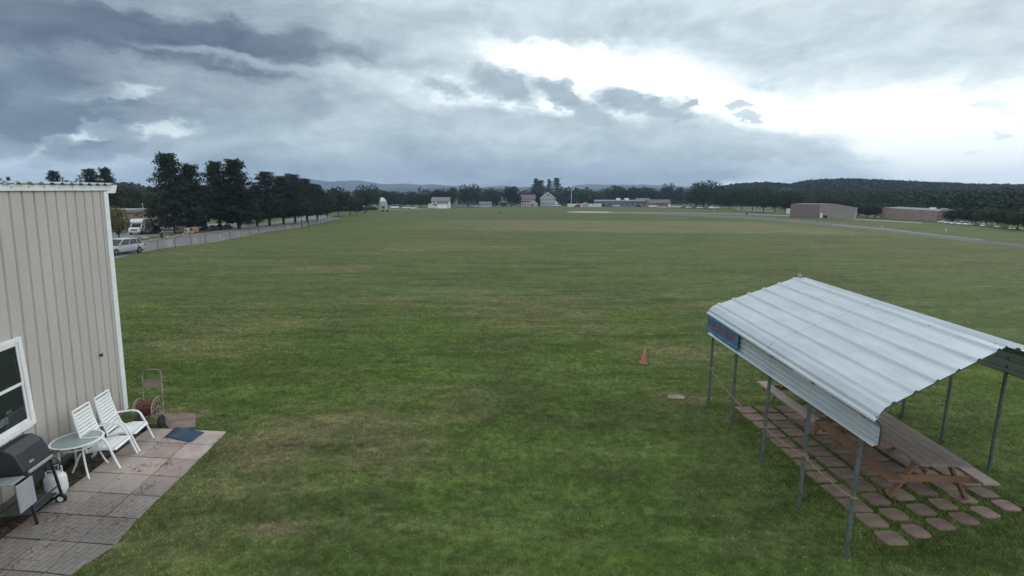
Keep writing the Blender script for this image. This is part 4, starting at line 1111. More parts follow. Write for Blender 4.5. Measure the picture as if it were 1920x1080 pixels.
# rope strung along the posts
rp = MB(); K = [at_x(1332,690,4.735), at_x(1372,742,4.83), at_x(1432,800,4.74), at_x(1507,853,4.70), at_x(1603,939,4.69)]
K[0].y = 11.36; K[4].y = 6.27
pts = []
for i in range(4):
    a, b_ = K[i], K[i+1]
    for k in range(8):
        t = k/8; p = a.lerp(b_, t); p.z -= .04*math.sin(PI*t); pts.append(p)
pts.append(K[4]); rp.tube(pts, .010, 6)
for kk in (0, 3, 4): p = K[kk]; cx = [4.77,0,0,4.74,4.73][kk]; cy_ = [11.38,0,0,7.44,6.26][kk]; rp.tube([(cx+.037*math.cos(a), cy_+.037*math.sin(a), p.z) for a in np.linspace(0, 2*PI, 13)[:-1]], .010, 6, closed=True)
tag(rp.build('rope', mat('rope_tan', (.27,.205,.165), .9, var=.2, scale=40), smooth=True), 'tan rope sagging along the left posts of the shelter', 'rope')

# picnic tables
def wood_mat(name, c1, c2):
    m = bpy.data.materials.new(name); m.use_nodes = True; n = NT(m.node_tree); b = n.n['Principled BSDF']
    pos = n.new('ShaderNodeTexCoord').outputs['Object']
    g1 = n.noise(n.mapping(pos, scale=(14, .8, 14)), 3, 6, .7, .6); g2 = n.noise(pos, 2.2, 4)
    c = n.mix(n.smooth(g1, .3, .7), c1, c2); c = n.mix(n.smooth(g2, .4, .75, 0, .4), c, tuple(k*.55 for k in c1))
    n.put(b.inputs['Base Color'], c); b.inputs['Roughness'].default_value = .8
    bn = n.new('ShaderNodeBump'); bn.inputs['Strength'].default_value = .25; bn.inputs['Distance'].default_value = .004
    n.put(bn.inputs['Height'], g1); n.l.new(bn.outputs[0], b.inputs['Normal']); MATS[name] = m; return m
wood_mat('weathered_wood', (.185,.150,.135), (.285,.240,.215)); wood_mat('brown_wood', (.15,.085,.05), (.23,.135,.08)); wood_mat('bench_wood', (.27,.22,.205), (.36,.30,.28))
def picnic(L, label, loc, rz, lm='bench_wood'):
    t = thing('picnic_table', label, 'picnic table', loc, rz, 'wooden picnic tables under the shelter')
    b = MB()
    for k in range(5): b.box((-.325+.1625*k, 0, .735), (.157, L+(.012 if k % 2 else 0), .04))
    b.build('tabletop', 'weathered_wood', t, bevel=.004)
    for sx in (-1, 1):
        b = MB(); b.box((sx*.735, 0, .435), (.26, L+.02, .04)); b.build('seat', 'bench_wood' if sx > 0 else lm, t, bevel=.005)
    for sy in (-1, 1):
        y = sy*(L/2-.28)
        for sx in (-1, 1):
            b = MB(); b.beam((sx*.22, y, .713), (sx*.62, y, .0), .045, .10, (0,1,0)); b.build('leg', 'brown_wood', t, bevel=.004)
        b = MB(); b.box((0, y+sy*.045, .375), (1.66, .04, .12)); b.box((0, y+sy*.045, .675), (.74, .04, .08)); b.build('crossbar', 'brown_wood', t, bevel=.004)
        b = MB(); b.beam((0, y*.88, .40), (0, y*.15, .70), .04, .08); b.build('brace', 'brown_wood', t)
    return t
picnic(2.25, 'weathered picnic table at the near end of the shelter, its top in the open', (7.10, 8.52, .02), -.06, 'brown_wood')
picnic(2.3, 'weathered picnic table at the far end of the shelter, mostly under the roof', (7.06, 10.80, .02), .0)

# traffic cone and the worn flat stone
cn = thing('traffic_cone', 'faded red traffic cone standing alone on the lawn, slightly tilted', 'traffic cone', G(1206, 681), .4)
cn.scale = (.72,.72,1.02); cn.rotation_euler.x = R(2); cn.rotation_euler.y = R(4)
cm = mat('cone_red', (.60,.135,.12), .55, var=.12, scale=6)
b = MB(); b.lathe([(.115,.025),(.105,.06),(.030,.43),(.022,.44),(.0,.44)], n=24, caps=False); b.build('body', cm, cn, smooth=True)
b = MB(); b.box((0,0,.014), (.29,.29,.028)); b.build('base', cm, cn, bevel=.012)
b = MB(); b.lathe([(.0305,.428),(.024,.448),(.0,.449)], n=16, caps=False); b.build('tip', mat('cone_tip', (.5,.45,.36), .7), cn)
b = MB(); q = G(1266,746); b.prism([(-.22,-.12),(.20,-.13),(.24,.02),(.15,.13),(-.17,.12)], (0,0,0), (1,0,0), (0,1,0), (0,0,.05)); o = b.build('flat_stone', mat('pale_stone', (.25,.205,.17), .95, var=.2, scale=8, bump=.5), bevel=.008); o.location = (q.x, q.y, -.012)
tag(o, 'flat pale stone set in the dry lawn between the cone and the shelter', 'stone')

# ================================================================== CHAIN-LINK FENCE
fence_px = [(150,501),(210,484.5),(264,476),(319,466),(367,458),(411,450.5),(450,444),(500,435.5),(540,430),(566,427)]
FP = [G(x, y) for x, y in fence_px]
fn = thing('chain_link_fence', 'low grey chain-link fence between the lawn and the asphalt road', 'fence')
fmat = mat('fence_steel', (.05,.05,.053), .5, .4, var=.1)
def walk(P, step):
    out = []; carry = 0
    for a, b_ in zip(P[:-1], P[1:]):
        L = (b_-a).length; d = carry
        while d < L: out.append(a.lerp(b_, d/L)); d += step
        carry = d-L
    return out
FH = 1.0
def fence_span(P, parent, step, rail_m, fab_m, h=FH):
    for p in walk(P, step):
        b = MB(); b.cyl((0,0,0), (0,0,h+.04), .028, n=8); b.lathe([(.032,h+.03),(.03,h+.06),(0,h+.075)], n=8, caps=False); o = b.build('post', fab_m, parent); o.location = p
    b = MB(); b.tube([p+Vector((0,0,h)) for p in P], .020, 6); b.build('rail', rail_m, parent)
    b = MB()
    for a, c_ in zip(P[:-1], P[1:]):
        d = (c_-a); L = d.length; d.normalize(); nn_ = int(L/.10)
        for k in range(nn_):
            s_ = k*.10
            for sg in (1, -1):
                x0_, x1_ = (s_, s_+h) if sg > 0 else (s_+h, s_)
                if max(x0_, x1_) > L: continue
                p0_ = a+d*x0_+Vector((0,0,.03)); p1_ = a+d*x1_+Vector((0,0,h-.01)); w_ = d*.006
                b.quad(p0_-w_, p0_+w_, p1_+w_, p1_-w_)
    b.build('mesh', fab_m, parent)
fence_span(FP, fn, 3.15, fmat, fmat)
f2 = thing('chain_link_fence', 'far end of the fence with a pale top rail and gate, by the road bend', 'fence')
FP2 = [G(x, y) for x, y in [(568,426.6),(600,420.5),(620,416),(641,410.8)]]
fence_span(FP2, f2, 3.2, mat('pale_rail', (.34,.33,.31), .7), fmat, 1.25)
for (x, y, lb) in ((566,427,'dark gate post standing where the fence changes height'), (579,425,'second dark gate post right of the first')):
    p = G(x, y); b = MB(); b.cyl((0,0,0), (0,0,1.5), .07, n=10); b.lathe([(.08,1.5),(.05,1.56),(0,1.58)], n=10, caps=False); o = b.build('gate_post', fmat); o.location = p; tag(o, lb, 'post', 'gate posts')

# ================================================================== VEHICLES
def paint(name, col, rough=.3): return mat(name, col, rough, var=.02, spec=.5)
paint('silver_paint', (.44,.48,.53)); paint('white_car', (.70,.72,.73)); paint('black_car', (.015,.017,.022), .25); paint('navy_car', (.02,.028,.05), .25); paint('grey_car', (.16,.17,.18)); paint('red_car', (.28,.03,.025)); paint('tan_car', (.30,.27,.22))
mat('car_glass', (.012,.015,.018), .25, var=.1, spec=.25); mat('tail_red', (.40,.04,.04), .3); mat('lamp_clear', (.55,.57,.6), .2); mat('alloy', (.35,.36,.37), .35, .5)
def wheel(mb_parent, x, y, r, w=.20):
    b = MB(); b.lathe([(r*.62,-w/2),(r*.94,-w/2),(r,-w*.35),(r,w*.35),(r*.94,w/2),(r*.62,w/2)], (x,y,r), 20, 'y'); o = b.build('wheel', 'rubber', mb_parent, smooth=True)
    sg = 1 if y > 0 else -1
    b = MB(); b.lathe([(0,sg*(w/2-.03)),(r*.18,sg*(w/2-.01)),(r*.20,sg*(w/2-.03)),(r*.58,sg*(w/2-.02)),(r*.64,sg*(w/2+.003)),(r*.64,sg*(w/2-.05))], (x,y,r), 20, 'y', caps=False)
    for k in range(5):
        a = k*2*PI/5; b.beam((x, y+sg*(w/2-.005), r), (x+r*.6*math.cos(a), y+sg*(w/2-.005), r+r*.6*math.sin(a)), r*.16, .012, (0,1,0))
    b.build('rim', 'alloy', o)
def car(body, label='', name='parked_car', L=4.4, Wd=1.8, H=1.6, kind='hatch', loc=(0,0,0), rz=0, cat='car'):
    """x forward; body prism with tapered greenhouse, glass, pillars, wheels, lights"""
    t = thing(name, label, cat, loc, rz); h = L/2; m_ = MATS[body]
    belt = H*.60; 
    if kind == 'hatch': low = [(-h+.05,.30),(h-.15,.26),(h-.02,.45),(h-.06,.62),(h-.35,.80),(h-1.05,belt*.98),(-h+.45,belt+.08),(-h+.10,belt+.02),(-h,.70),(-h,.45)]; ghb = (h-1.15, -h+.28); ght = (h-2.05, -h+.62)
    elif kind == 'suv': low = [(-h+.05,.35),(h-.12,.33),(h,.5),(h-.04,.88),(h-.3,.98),(h-1.1,belt),(-h+.1,belt+.03),(-h,.8)]; ghb = (h-1.2, -h+.15); ght = (h-1.85, -h+.35)
    elif kind == 'van': low = [(-h+.05,.32),(h-.1,.30),(h,.5),(h-.1,.95),(h-.75,belt),(-h+.05,belt),(-h,.6)]; ghb = (h-.8, -h+.06); ght = (h-1.5, -h+.12)
    else: low = [(-h+.05,.28),(h-.12,.26),(h,.45),(h-.1,.66),(h-1.25,belt),(-h+.85,belt),(-h+.1,belt-.08),(-h,.6)]; ghb = (h-1.35, -h+.80); ght = (h-2.1, -h+1.35)
    b = MB(); b.prism(low, (0,-Wd/2,0), (1,0,0), (0,0,1), (0,Wd,0)); b.build('body', m_, t, bevel=.07, seg=3, smooth=True)
    tw = Wd/2-.20; bw = Wd/2-.06; zb = belt-.04
    G8 = [(ghb[0],-bw,zb),(ghb[0],bw,zb),(ghb[1],bw,zb),(ghb[1],-bw,zb),(ght[0],-tw,H-.06),(ght[0],tw,H-.06),(ght[1],tw,H-.06),(ght[1],-tw,H-.06)]
    b = MB(); b.add(G8, [(0,1,2,3),(4,7,6,5),(0,4,5,1),(1,5,6,2),(2,6,7,3),(3,7,4,0)]); b.build('windows', 'car_glass', t)
    b = MB(); b.prism([(ght[0]+.08,H-.08),(ght[0]-.15,H-.015),((ght[0]+ght[1])/2,H),(ght[1]+.1,H-.02),(ght[1]-.10,H-.09)], (0,-tw-.035,0), (1,0,0), (0,0,1), (0,2*tw+.07,0)); b.build('roof', m_, t, bevel=.02, smooth=True)
    for sy in (-1, 1):
        b = MB()
        for f, w_ in ((0,.05),(.42,.06),(.80,.06),(1,.10)):
            a_ = Vector((ghb[0]+(ghb[1]-ghb[0])*f, sy*(bw+.004), zb)); c_ = Vector((ght[0]+(ght[1]-ght[0])*f, sy*(tw+.006), H-.05)); b.beam(a_, c_, w_, .03, (1,0,0))
        b.build('pillars', m_, t)
        b = MB(); b.beam((-h+.03, sy*(Wd/2-.12), belt-.16), (-h+.20, sy*(Wd/2+.0), belt-.08), .16, .20); b.build('taillight', 'tail_red', t, bevel=.02)
        b = MB(); b.beam((h-.16, sy*(Wd/2-.30), .70 if kind in ('hatch','sedan') else .82), (h-.42, sy*(Wd/2-.02), .76 if kind in ('hatch','sedan') else .86), .16, .14); b.build('headlight', 'lamp_clear', t, bevel=.02)
        b = MB(); b.box((ghb[0]-.25, sy*(Wd/2+.07), belt+.04), (.10,.16,.12)); b.build('mirror', m_, t, bevel=.02)
    b = MB(); b.box((0,0,.27), (L-.5, Wd-.12, .14)); b.box((-h+.02,0,.40), (.10, Wd-.2, .16)); b.box((h-.03,0,.42), (.08, Wd-.4, .16)); b.build('lower_trim', 'black_plastic', t, bevel=.02)
    r = .33 if kind != 'suv' else .37
    for x in (h-.85, -h+.80):
        for sy in (-1, 1): wheel(t, x, sy*(Wd/2-.095), r)
    return t
# silver hatchback on the road: nose behind the building corner, rear to the right
c0 = car('silver_paint', 'silver hatchback parked on the road behind the chain-link fence', L=4.35, Wd=1.83, H=1.50)
pr = (G(265,473)-G(218,478.5)); pr.normalize()
cpos = (G(206,480.5).lerp(G(268,474.2), .42)); 
c0.location = cpos + Vector((-.75, .55, 0)); c0.rotation_euler.z = math.atan2(-pr.y, -pr.x); c0.location.z = .006
vsc = mpp(G(240,476))
c0.scale = (.88,.92,.96)
# white box truck
def boxtruck(label, loc, rz, sc):
    t = thing('box_truck', label, 'truck', loc, rz)
    wm = MATS['white_car']
    b = MB(); b.box((-1.3,0,1.85), (3.6,2.15,2.15)); b.prism([(.50,2.92),(1.25,2.60),(1.25,2.25),(.50,2.05)], (0,-1.05,0), (1,0,0), (0,0,1), (0,2.1,0)); b.build('box', wm, t, bevel=.06)
    b = MB(); b.prism([(.48,.45),(2.75,.45),(2.80,.95),(2.72,1.22),(1.75,1.38),(1.15,2.05),(.48,2.08)], (0,-.95,0), (1,0,0), (0,0,1), (0,1.9,0)); b.build('cab', wm, t, bevel=.07)
    b = MB(); b.add([(1.80,-.82,1.40),(1.80,.82,1.40),(1.22,.76,2.02),(1.22,-.76,2.02)], [(0,1,2,3)]); b.build('windscreen', 'car_glass', t)
    for sy in (-1,1):
        b = MB(); b.add([(1.62,sy*.957,1.38),(.75,sy*.957,1.38),(.75,sy*.957,1.92),(1.18,sy*.957,1.92)], [(0,1,2,3)]); b.build('side_window', 'car_glass', t)
        b = MB(); b.box((1.5,sy*1.1,1.5), (.08,.16,.26)); b.build('mirror', 'black_plastic', t)
        b = MB(); b.box((2.79,sy*.72,.95), (.06,.26,.2)); b.build('headlight', 'lamp_clear', t)
        wheel(t, 1.95, sy*.86, .38, .24); wheel(t, -2.0, sy*.86, .38, .3)
    b = MB(); b.box((2.80,0,.93), (.06,1.0,.28)); b.build('grille', 'dark_steel', t); b = MB(); b.box((2.85,0,.52), (.14,1.9,.2)); b.build('bumper', mat('bumper_grey', (.35,.36,.37), .5), t)
    t.scale = (sc,)*3; return t
q = G(263, 438.5); s_ = 28*mpp(q)/2.95
boxtruck('white box truck parked nose-out beside the tan building', q, R(-72), s_)
c = car('black_car', 'dark parked car with a pale stripe of reflection beside the white box truck', L=4.6, Wd=1.85, H=1.65, kind='suv', loc=G(285,438.5), rz=R(-80)); c.scale = (.66,)*3
dk = 'dark cars parked under the pines'
cars_master = {}
def vehicle(body, kind, H_, px, base, hp, label, rz=0, grp=None, name='parked_car', L=4.5, cat='car'):
    """hp = height in photo pixels"""
    q = G(px, base); sc = hp*mpp(q)/H_; key = (body, kind, H_)
    if key in cars_master: o = copy_thing(cars_master[key], label, q, rz, sc)
    else:
        o = car(body, label, name=name, L=L, Wd=1.85, H=H_, kind=kind, loc=q, rz=rz, cat=cat); o.scale = (sc,)*3; cars_master[key] = o
    if grp: o['group'] = grp
    return o
vehicle('navy_car','sedan',1.45, 384, 432.5, 8.5, 'dark blue car, leftmost of the row under the pines, beside the orange equipment', R(200), dk)
vehicle('black_car','sedan',1.45, 397, 431, 8.5, 'black car second in the row under the pines', R(205), dk)
vehicle('navy_car','sedan',1.45, 411, 430, 8.5, 'dark blue car right of the black one under the pines', R(195), dk)
vehicle('black_car','sedan',1.45, 424, 428.5, 7.5, 'black car at the right end of the row under the pines', R(200), dk)
wv = 'pale vehicles parked in front of the far trees'
vehicle('white_car','van',2.2, 741, 391.0, 7.0, 'white van just right of the tall narrow house with a bright gable', R(175), wv, 'parked_van', 5.2, 'van')
vehicle('grey_car','suv',1.75, 750, 391.0, 5.5, 'grey car between the white van and the pale car', R(180), wv)
vehicle('white_car','sedan',1.45, 761, 391.2, 5.0, 'white car second from the white van toward the farmhouse', R(180), wv)
vehicle('white_car','suv',1.75, 775, 392.2, 5.5, 'white car alone on the track left of the white farmhouse', R(5), wv)
for x, l in ((864,'first'),(873,'second'),(881,'third')): vehicle('white_car','sedan',1.45, x, 388.2, 4.2, '%s white car from the left under the round dark green tree' % l, R(180), wv)
vehicle('white_car','van',2.2, 891, 388.2, 5.0, 'long white van right of the three white cars under the round tree', R(180), wv)
vehicle('red_car','suv',1.75, 1082, 388.6, 5.0, 'red vehicle in front of the long white fence by the pole', R(180), wv)
vehicle('black_car','suv',1.75, 1130, 387.6, 5.2, 'dark car at the right end of the long white fence', R(180), wv)
vehicle('grey_car','suv',1.75, 1140, 387.8, 4.6, 'grey car left of the round white tank by the grey building', R(10), wv)
vehicle('white_car','suv',1.75, 1156, 388.0, 4.8, 'small white car in front of the long grey building', R(180), wv)
vehicle('black_car','sedan',1.45, 1195, 388.4, 4.4, 'dark car before the right end of the grey building', R(180), wv)
vehicle('white_car','van',2.2, 1224, 389.0, 6.8, 'white van at the left corner of the brick building', R(170), wv)
for i, (x, b_, h_, cl_) in enumerate([(1262,389.8,4.8,'white_car'),(1271,390.0,5.2,'white_car'),(1281,390.2,4.0,'grey_car'),(1292,390.6,4.6,'white_car'),(1302,390.9,5.0,'grey_car'),(1312,391.2,4.6,'white_car'),(1321,391.5,4.2,'tan_car')]):
    vehicle(cl_,'sedan' if i % 2 else 'suv',1.45 if i % 2 else 1.75, x, b_, h_, '%s %s car from the left between the brick building and the motorhome' % (ORD[i], cl_.split('_')[0]), R(175+i*7), wv)
vehicle('white_car','van',2.2, 1339, 392.0, 7.6, 'white motorhome parked below the big ragged tree', R(185), wv)
for i, (x, b_, h_, cl_) in enumerate([(1768,418.2,5.6,'white_car'),(1779,419.4,5.0,'white_car'),(1790,420.6,5.4,'white_car'),(1803,421.6,6.6,'white_car'),(1815,422.2,5.2,'white_car'),(1826,423.2,4.6,'grey_car'),(1843,424.6,6.2,'white_car'),(1856,425.8,5.0,'grey_car'),(1868,427.0,4.8,'white_car'),(1882,428.5,6.0,'grey_car'),(1897,429.9,4.6,'white_car'),(1910,431.0,4.8,'grey_car')]):
    vehicle(cl_,'van' if h_ > 6 else ('suv' if i % 2 else 'sedan'), 2.2 if h_ > 6 else (1.75 if i % 2 else 1.45), x, b_, h_*.95, '%s %s vehicle in the row right of the low tan building' % (ORD[i], cl_.split('_')[0]), R(160+i*9), 'vehicles parked under the wooded hill')

# ================================================================== FAR BUILDINGS
mat('siding_white', (.62,.64,.66), .7, var=.05, scale=1); mat('siding_grey', (.34,.37,.40), .7, var=.06, scale=1); mat('siding_pink', (.46,.39,.39), .7, var=.06, scale=1); mat('roof_dark', (.055,.055,.065), .85, var=.2, scale=2); mat('roof_mid', (.17,.17,.19), .8, var=.15, scale=2)
mat('roof_brown', (.15,.12,.12), .85, var=.2, scale=2); mat('brick_far', (.26,.18,.17), .85, var=.12, scale=1); mat('grey_blue', (.15,.175,.215), .7, var=.08, scale=1); mat('hangar_side', (.165,.135,.135), .6, var=.05, scale=.6, stretch=(4,4,.3)); mat('hangar_front', (.25,.225,.21), .6, var=.04, scale=.5)
mat('tan_wall', (.36,.305,.25), .8, var=.08, scale=.5); mat('snow_white', (.80,.82,.84), .5, var=.02)
def window(parent, c, w, h, ax, frame='siding_white', depth=.05):
    """a framed window on a wall; ax = horizontal unit vector along the wall, outward normal = ax x z"""
    ax = Vector(ax); nrm = Vector((ax.y, -ax.x, 0)); c = Vector(c)
    b = MB(); b.prism([(-w/2-.08,-h/2-.08),(w/2+.08,-h/2-.08),(w/2+.08,h/2+.08),(-w/2-.08,h/2+.08)], c, ax, (0,0,1), nrm*depth); o = b.build('window', frame, parent)
    b = MB(); b.prism([(-w/2,-h/2),(w/2,-h/2),(w/2,h/2),(-w/2,h/2)], c+nrm*(depth-.03), ax, (0,0,1), nrm*.04); b.build('pane', 'glass_dark', o)
def gable_house(px0, px1, base, eave, peak, depth_px, wall, roof, label, name='house', gable_front=True, rows=((.3,.7),), cols=3, win=True, door=None, D=None, dormer=False, cat='house'):
    q0, q1 = G(px0, base), G(px1, base); o = (q0+q1)/2; mp = mpp(o)
    t = thing(name, label, cat, (o.x, o.y, 0), math.atan2(-o.x, o.y)*.35)
    w = (px1-px0)*mp; he = (base-eave)*mp; hp = (base-peak)*mp; dp = depth_px*mp
    b = MB()
    if gable_front: b.prism([(-w/2,0),(w/2,0),(w/2,he),(0,hp),(-w/2,he)], (0,0,0), (1,0,0), (0,0,1), (0,dp,0))
    else: b.prism([(0,0),(dp,0),(dp,he),(dp/2,hp),(0,he)], (-w/2,0,0), (0,1,0), (0,0,1), (w,0,0))
    b.build('wall', wall, t)
    r = MB(); ov = .05*w; th = .03*w
    if gable_front:
        for sx in (-1, 1): r.prism([(sx*(w/2+ov), he-(hp-he)*ov/(w/2)*1.0), (0, hp), (0, hp+th), (sx*(w/2+ov), he-(hp-he)*ov/(w/2)+th)], (0,-ov,.02), (1,0,0), (0,0,1), (0,dp+2*ov,0))
    else:
        for s0_ in (0, 1):
            e = (0-ov if s0_ == 0 else dp+ov); ze = he-(hp-he)*ov/(dp/2)
            r.prism([(e, ze), (dp/2, hp), (dp/2, hp+th), (e, ze+th)], (-w/2-ov,0,.02), (0,1,0), (0,0,1), (w+2*ov,0,0))
    ro = r.build('roof', roof, t)
    if win:
        for (f, hh) in rows:
            for k in range(cols):
                x = -w/2+w*(k+.5)/cols; window(t, (x, 0, he*f+hp*0), w/cols*.34, he*hh*.36, (1,0,0), 'siding_white' if wall != 'siding_white' else 'roof_mid')
    if door is not None:
        b = MB(); b.box((w*door, -.04, he*.17), (w*.09, .08, he*.34)); b.build('door', 'roof_dark', t)
    return t, w, he, hp, dp, mp
# white farmhouse with its lean-to and bright front extension
t, w, he, hp, dp, mp = gable_house(810, 842, 390.6, 377.5, 371, 34, 'siding_white', 'roof_mid', 'white farmhouse of stepped roofs standing alone at the far edge of the lawn', 'farmhouse', False, ((.78,.4),), 4)
b = MB(); b.prism([(0,0),(9*mp,0),(9*mp,10*mp),(0,7.5*mp)], (-w/2-8*mp,1.5,0), (1,0,0), (0,0,1), (0,8,0)); b.build('lean_to', 'siding_white', t)
b = MB(); b.box((3.5*mp, -1.2, 4.2*mp), (17*mp, 2.4, 8.4*mp)); b.build('front_extension', 'snow_white', t)
b = MB(); b.prism([(-2.7,8.0*mp),(0.1,11.5*mp),(0.1,12.2*mp),(-2.7,8.7*mp)], (-6*mp,0,0), (0,1,0), (0,0,1), (19*mp,0,0)); b.build('porch_roof', 'roof_mid', t)
window(t, (-10*mp, -.02, 6.5*mp), 7*mp, 2.2*mp, (1,0,0)); b = MB(); b.prism([(0,0),(12*mp,0),(11*mp,3*mp),(2*mp,3.6*mp)], (2*mp,dp*.3,15.5*mp), (1,0,0), (0,0,1), (0,dp*.4,0)); b.build('dormer', 'siding_grey', t)
# tall narrow house with bright gable
t, w, he, hp, dp, mp = gable_house(712, 724, 391, 378, 370, 14, 'siding_grey', 'roof_dark', 'tall narrow grey house with a bright white gable and dark roof', 'house', True, ((.35,.5),), 2)
b = MB(); b.prism([(-w/2*.86,he+.05),(w/2*1.2,he+.05),(w*.15,hp*.97),(-w*.25,hp*.98)], (0,-.35,0), (1,0,0), (0,0,1), (0,.3,0)); b.build('gable', 'snow_white', t)
b = MB(); b.prism([(-w*.24,0),(w*.24,0),(w*.24,he*.22),(w*.12,he*.34),(-w*.12,he*.34),(-w*.24,he*.22)], (w*.05,-.03,0), (1,0,0), (0,0,1), (0,.02,0)); b.build('doorway', 'glass_dark', t)
gable_house(700, 710, 391, 386, 383, 10, 'siding_grey', 'roof_brown', 'low dark shed left of the tall narrow grey house', 'shed', False, ((.5,.5),), 2, cat='shed')
gable_house(848, 858, 388.5, 377, 371, 12, 'siding_grey', 'roof_dark', 'dim grey house half hidden under trees right of the white farmhouse', 'house', True, ((.35,.5),(.8,.4)), 2)
t, w, he, hp, dp, mp = gable_house(899, 921, 388, 382.5, 379, 16, 'siding_white', 'roof_mid', 'low white building right of the long white van', 'house', False, ((.5,.8),), 4)
t, w, he, hp, dp, mp = gable_house(937, 951, 387, 372, 366, 18, 'siding_white', 'roof_mid', 'small white house with a dark porch left of the dark purplish tree', 'house', True, ((.78,.4),), 2)
b = MB(); b.box((.5*mp, -1.2, 2.6*mp), (13*mp, 2.2, .5)); b.box((.5*mp, -.05, 4.5*mp), (12*mp, .1, 6*mp)); b.build('porch', 'roof_dark', t)
t, w, he, hp, dp, mp = gable_house(977, 1003, 387.3, 373, 366, 26, 'siding_pink', 'roof_brown', 'pinkish house with a brown roof and a dark strip of porch windows', 'house', False, ((.32,.45),(.76,.45)), 5, door=.3)
b = MB(); b.box((-4*mp, -.06, 9.2*mp), (16*mp, .1, 2.2*mp)); b.build('porch_screen', 'glass_dark', t)
b = MB(); b.prism([(0,0),(5*mp,0),(5*mp,6*mp),(0,10*mp)], (w/2,1,0), (1,0,0), (0,0,1), (0,8,0)); b.build('side_wing', 'siding_pink', t)
t, w, he, hp, dp, mp = gable_house(1014, 1041, 386.8, 372, 361.5, 30, 'siding_grey', 'siding_white', 'pale grey gabled house beneath the tallest spruce', 'house', True, ((.35,.4),(.85,.35)), 4)
b = MB(); b.prism([(0,0),(6*mp,0),(6*mp,6*mp),(0,11*mp)], (w/2,1,0), (1,0,0), (0,0,1), (0,8,0)); b.build('side_wing', 'siding_white', t); window(t, (0,-.02,hp*.82), w*.1, hp*.10, (1,0,0))
vehicle('white_car','suv',1.75, 1045, 387.4, 5, 'white car at the right corner of the grey gabled house', R(180), wv)
# long white fence, pole
q0, q1 = G(1064,387.8), G(1128,388.0); o = (q0+q1)/2; mp = mpp(o); t = thing('board_fence', 'long low white board wall beside the white pole', 'fence', (o.x,o.y,0), 0)
b = MB(); L_ = (q1-q0).length; b.box((0,0,2.9*mp), (L_,.15,5.8*mp)); b.build('panel', 'siding_white', t)
for k in range(9):
    b = MB(); b.box((-L_/2+L_*k/8, -.12, 3.0*mp), (.3,.1,6.1*mp)); b.build('post', 'siding_grey', t)
gable_house(1092, 1103, 388.3, 382, 380, 8, 'siding_grey', 'siding_white', 'small pale shed standing against the long white board wall', 'shed', True, ((.5,.5),), 2, cat='shed')
q = G(1071,387); mp = mpp(q); t = thing('lamp_pole', 'tall white pole rising over the long white board wall', 'pole', q)
b = MB(); b.tube([(0,0,0),(0,0,30*mp)], [.35*mp*1.3,.35*mp], 8); b.build('mast', 'siding_white', t); b = MB(); b.box((0,0,29.5*mp), (3*mp,.3,.9*mp)); b.build('lamp_head', 'siding_white', t)
# long grey building with rooftop units
q0, q1 = G(1127,387.2), G(1214,388.2); o = (q0+q1)/2; mp = mpp(o); t = thing('long_building', 'long low grey-blue building with two white rooftop units', 'building', (o.x,o.y+6,0), -.08)
L_ = (q1-q0).length
b = MB(); b.box((0,5,5.0*mp), (L_,10,10*mp)); b.build('wall', 'grey_blue', t)
b = MB(); b.prism([(-1,9.6*mp),(5,12.3*mp),(11,9.6*mp),(11,10.3*mp),(5,13*mp),(-1,10.3*mp)], (-L_/2-.5,0,0), (0,1,0), (0,0,1), (L_*.98+1,0,0)); b.build('roof', 'grey_blue', t)
for x in (1165, 1181):
    b = MB(); b.box(((x-1170.5)*mp, 4, 14*mp), (7.5*mp, 3, 4*mp)); b.build('rooftop_unit', 'snow_white', t, bevel=.1)
for k in range(9): window(t, (-L_/2+L_*(k+.6)/9.3, 0, 4.2*mp), 4.2*mp, 2.2*mp, (1,0,0), 'siding_grey', .2)
gable_house(1194, 1218, 387.5, 379, 372.5, 22, 'grey_blue', 'roof_mid', 'blue-grey gabled wing between the long grey building and the brick building', 'house', False, ((.5,.5),), 4)
t, w, he, hp, dp, mp = gable_house(1216, 1255, 388.8, 381, 375.5, 28, 'brick_far', 'roof_brown', 'pinkish brick building with white corner bays and low hipped roof', 'brick_building', False, ((.5,.5),), 6, cat='building')
for x in (-.34, .46): b = MB(); b.box((w*x, -.6, 3.3*mp), (5*mp, 1.2, 6.6*mp)); b.build('bay', 'siding_white', t)
b = MB(); b.box((0,-1.5,.8*mp), (26*mp,.3,1.6*mp)); b.build('low_wall', 'siding_white', t)
# tan hangar
A_ = G(1480.5,406.5); B_ = G(1535,408.6); C_ = G(1605,411.0); mp = mpp(B_)
hg = thing('hangar', 'tan metal hangar with a darker left side, low gable and white door', 'hangar', B_)
v0, v1 = A_-B_, C_-B_; h0, h1 = 23.5*mpp(A_), 24.5*mp; h2 = 21*mpp(C_)
b = MB(); b.add([v0, (0,0,0), (0,0,h1), v0+Vector((0,0,h0)), v0+v1, v0+v1+Vector((0,0,h2))], [(0,1,2,3),(0,4,5,3)]); b.build('side_wall', 'hangar_side', hg)
pk = v1*.36; pz = 26.5*mp
b = MB(); b.add([(0,0,0), v1, v1+Vector((0,0,h2)), pk+Vector((0,0,pz)), (0,0,h1-.02)], [(0,1,2,3,4)]); b.add([v1, v0+v1, v0+v1+Vector((0,0,h2)), v1+Vector((0,0,h2))], [(0,1,2,3)]); b.build('front_wall', 'hangar_front', hg)
e = Vector((0,0,.06)); b = MB(); b.add([Vector((0,0,h1))+e, pk+Vector((0,0,pz))+e, pk+v0+Vector((0,0,pz))+e, v0+Vector((0,0,h0))+e], [(0,1,2,3)]); b.add([v1+Vector((0,0,h2))+e, pk+Vector((0,0,pz))+e, pk+v0+Vector((0,0,pz))+e, v0+v1+Vector((0,0,h2))+e], [(0,1,2,3)]); b.build('roof', 'hangar_front', hg)
ax = v1.normalized(); nr = Vector((ax.y,-ax.x,0))
